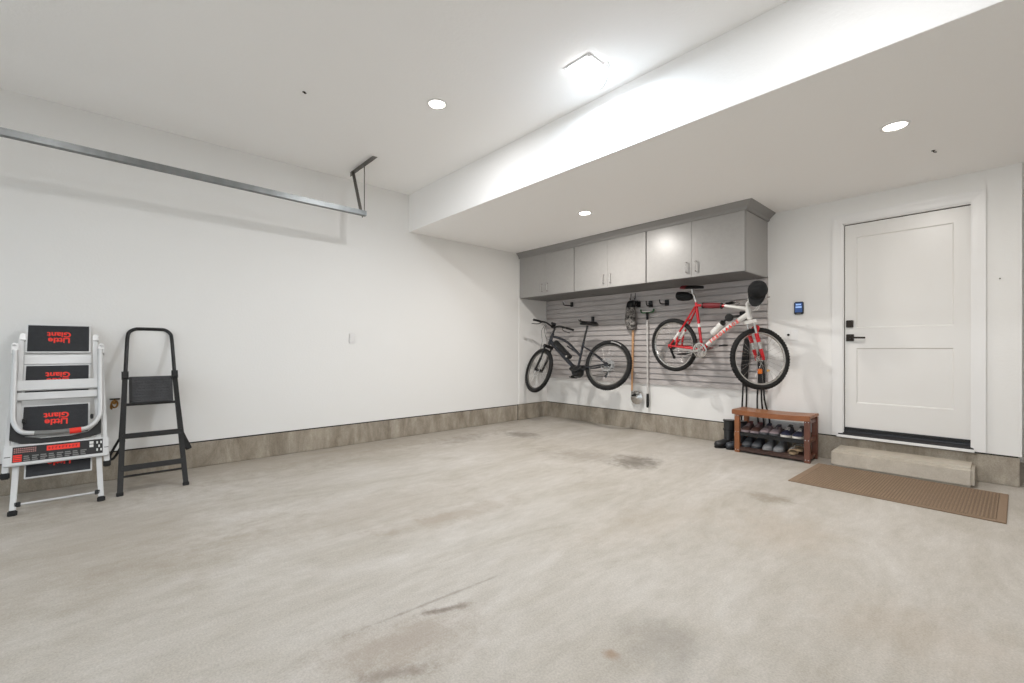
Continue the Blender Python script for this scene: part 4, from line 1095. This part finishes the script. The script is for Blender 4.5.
for p_ in ((-.235, .03, zt2 - .05), (.0, .03, .0), (.012, .03, zt2 - .045)): k.lathe([(0, .010), (.010, .010), (.010, 0), (0, 0)], p_, (0, -1, 0), 6)
k.build('bolts', M['galv'], tr)

# ------------------------------------------------------------------ ceiling lights
def area(name, loc, size, power, col, shape='DISK', spread=180, parent=None, sy=None):
    l = bpy.data.lights.new(name, 'AREA'); l.shape = shape; l.size = size; l.energy = power; l.color = col; l.spread = R(spread)
    if sy: l.size_y = sy
    o = bpy.data.objects.new(name, l); COL.objects.link(o); o.location = loc
    if parent is not None: o.parent = parent
    return o
WARM = (1.0, .958, .905); NEUT = (.985, .99, 1.0); COOL = (.76, .88, 1.0)
def can(x, y, z, label, power, col):
    o = thing('recessed_light', label, 'ceiling light', (x, y, z), 'recessed ceiling lights')
    k = MB(); k.lathe([(.062, -.001), (.066, -.006), (.082, -.004), (.084, .0), (.062, .0)], (0, 0, 0), (0, 0, 1), 32, True); k.build('trim_ring', M['trim'], o)
    k = MB(); k.lathe([(0, -.003), (.062, -.003), (.062, .0), (0, 0)], (0, 0, 0), (0, 0, 1), 32); k.build('lens', M['lens'], o)
    area('lamp', (0, 0, -.012), .12, power, col, parent=o)
PW = 12
can(-3.091, 1.988, ZC, 'recessed light in the high ceiling, left of the square white light', 20, NEUT)
can(-3.114, 3.945, ZS, 'recessed light in the low ceiling in front of the grey cabinets', 36, WARM)
can(-.473, 3.971, ZS, 'recessed light in the low ceiling in front of the white door', 22, WARM)
can(-.50, 1.95, ZC, 'recessed light in the high ceiling above the right side of the floor', 17, NEUT)
can(-3.091, -.45, ZC, 'recessed light in the high ceiling near the garage door, left side', 8, NEUT)
can(-.50, -.45, ZC, 'recessed light in the high ceiling near the garage door, right side', 11, NEUT)
sq = thing('square_ceiling_light', 'bright square white light on the high ceiling with a looped white cord', 'ceiling light', (-1.974, 2.512, ZC))
k = MB(); k.bb((-.115, -.115, -.022), (.115, .115, -.001)); k.build('housing', M['trim'], sq, bevel=.008)
k = MB(); k.bb((-.112, -.112, -.050), (.112, .112, -.020)); k.build('lens', M['panel'], sq, bevel=.012)
k = MB(); k.tube(cat([(.11, .06, -.012), (.155, .045, -.02), (.175, .03, -.07), (.165, .01, -.16), (.135, 0, -.205), (.105, 0, -.17), (.100, .0, -.10), (.108, .02, -.03)], 6), .006, 8); k.build('cord', M['trim'], sq)
area('lamp', (0, 0, -.062), .19, 21, COOL, 'SQUARE', parent=sq)
# dark fittings in the ceilings
def fitting(x, y, z, lab_):
    o = thing('ceiling_screw_eye', lab_, 'screw eye', (x, y, z))
    k = MB(); k.lathe([(0, -.003), (.011, -.003), (.012, 0), (0, 0)], (0, 0, 0), (0, 0, 1), 14); k.build('plate', M['bronze'], o)
    k = MB(); k.tube([(0, 0, -.003), (.004, .004, -.012), (.018, .010, -.014)], .004, 8); k.build('eye', M['bronze'], o)
fitting(-3.645, 1.129, ZC, 'small dark screw eye in the high ceiling above the garage door track')
fitting(-.334, 4.680, ZS, 'small dark screw eye in the low ceiling above the white door')

# ------------------------------------------------------------------ world, camera
w = bpy.data.worlds.new('world'); SC.world = w; w.use_nodes = True
w.node_tree.nodes['Background'].inputs[0].default_value = (.80, .91, 1, 1)
w.node_tree.nodes['Background'].inputs[1].default_value = 2.3
cam = bpy.data.cameras.new('camera'); co = bpy.data.objects.new('camera', cam); COL.objects.link(co)
cam.sensor_fit = 'HORIZONTAL'; cam.sensor_width = 36.
cam.lens = 442.981 / 1024 * 36
cam.shift_x = 0.; cam.shift_y = (349.083 - 341.5) / 1024
cam.clip_start = .02
co.location = (0, 0, 1.1344); co.rotation_euler = (PI / 2, 0, .831487)
SC.camera = co
SC.view_settings.view_transform = 'Standard'
SC.view_settings.look = 'None'
SC.view_settings.exposure = 0.
SC.view_settings.gamma = 1.
SC.view_settings.use_curve_mapping = False
SC.cycles.max_bounces = 14; SC.cycles.diffuse_bounces = 10
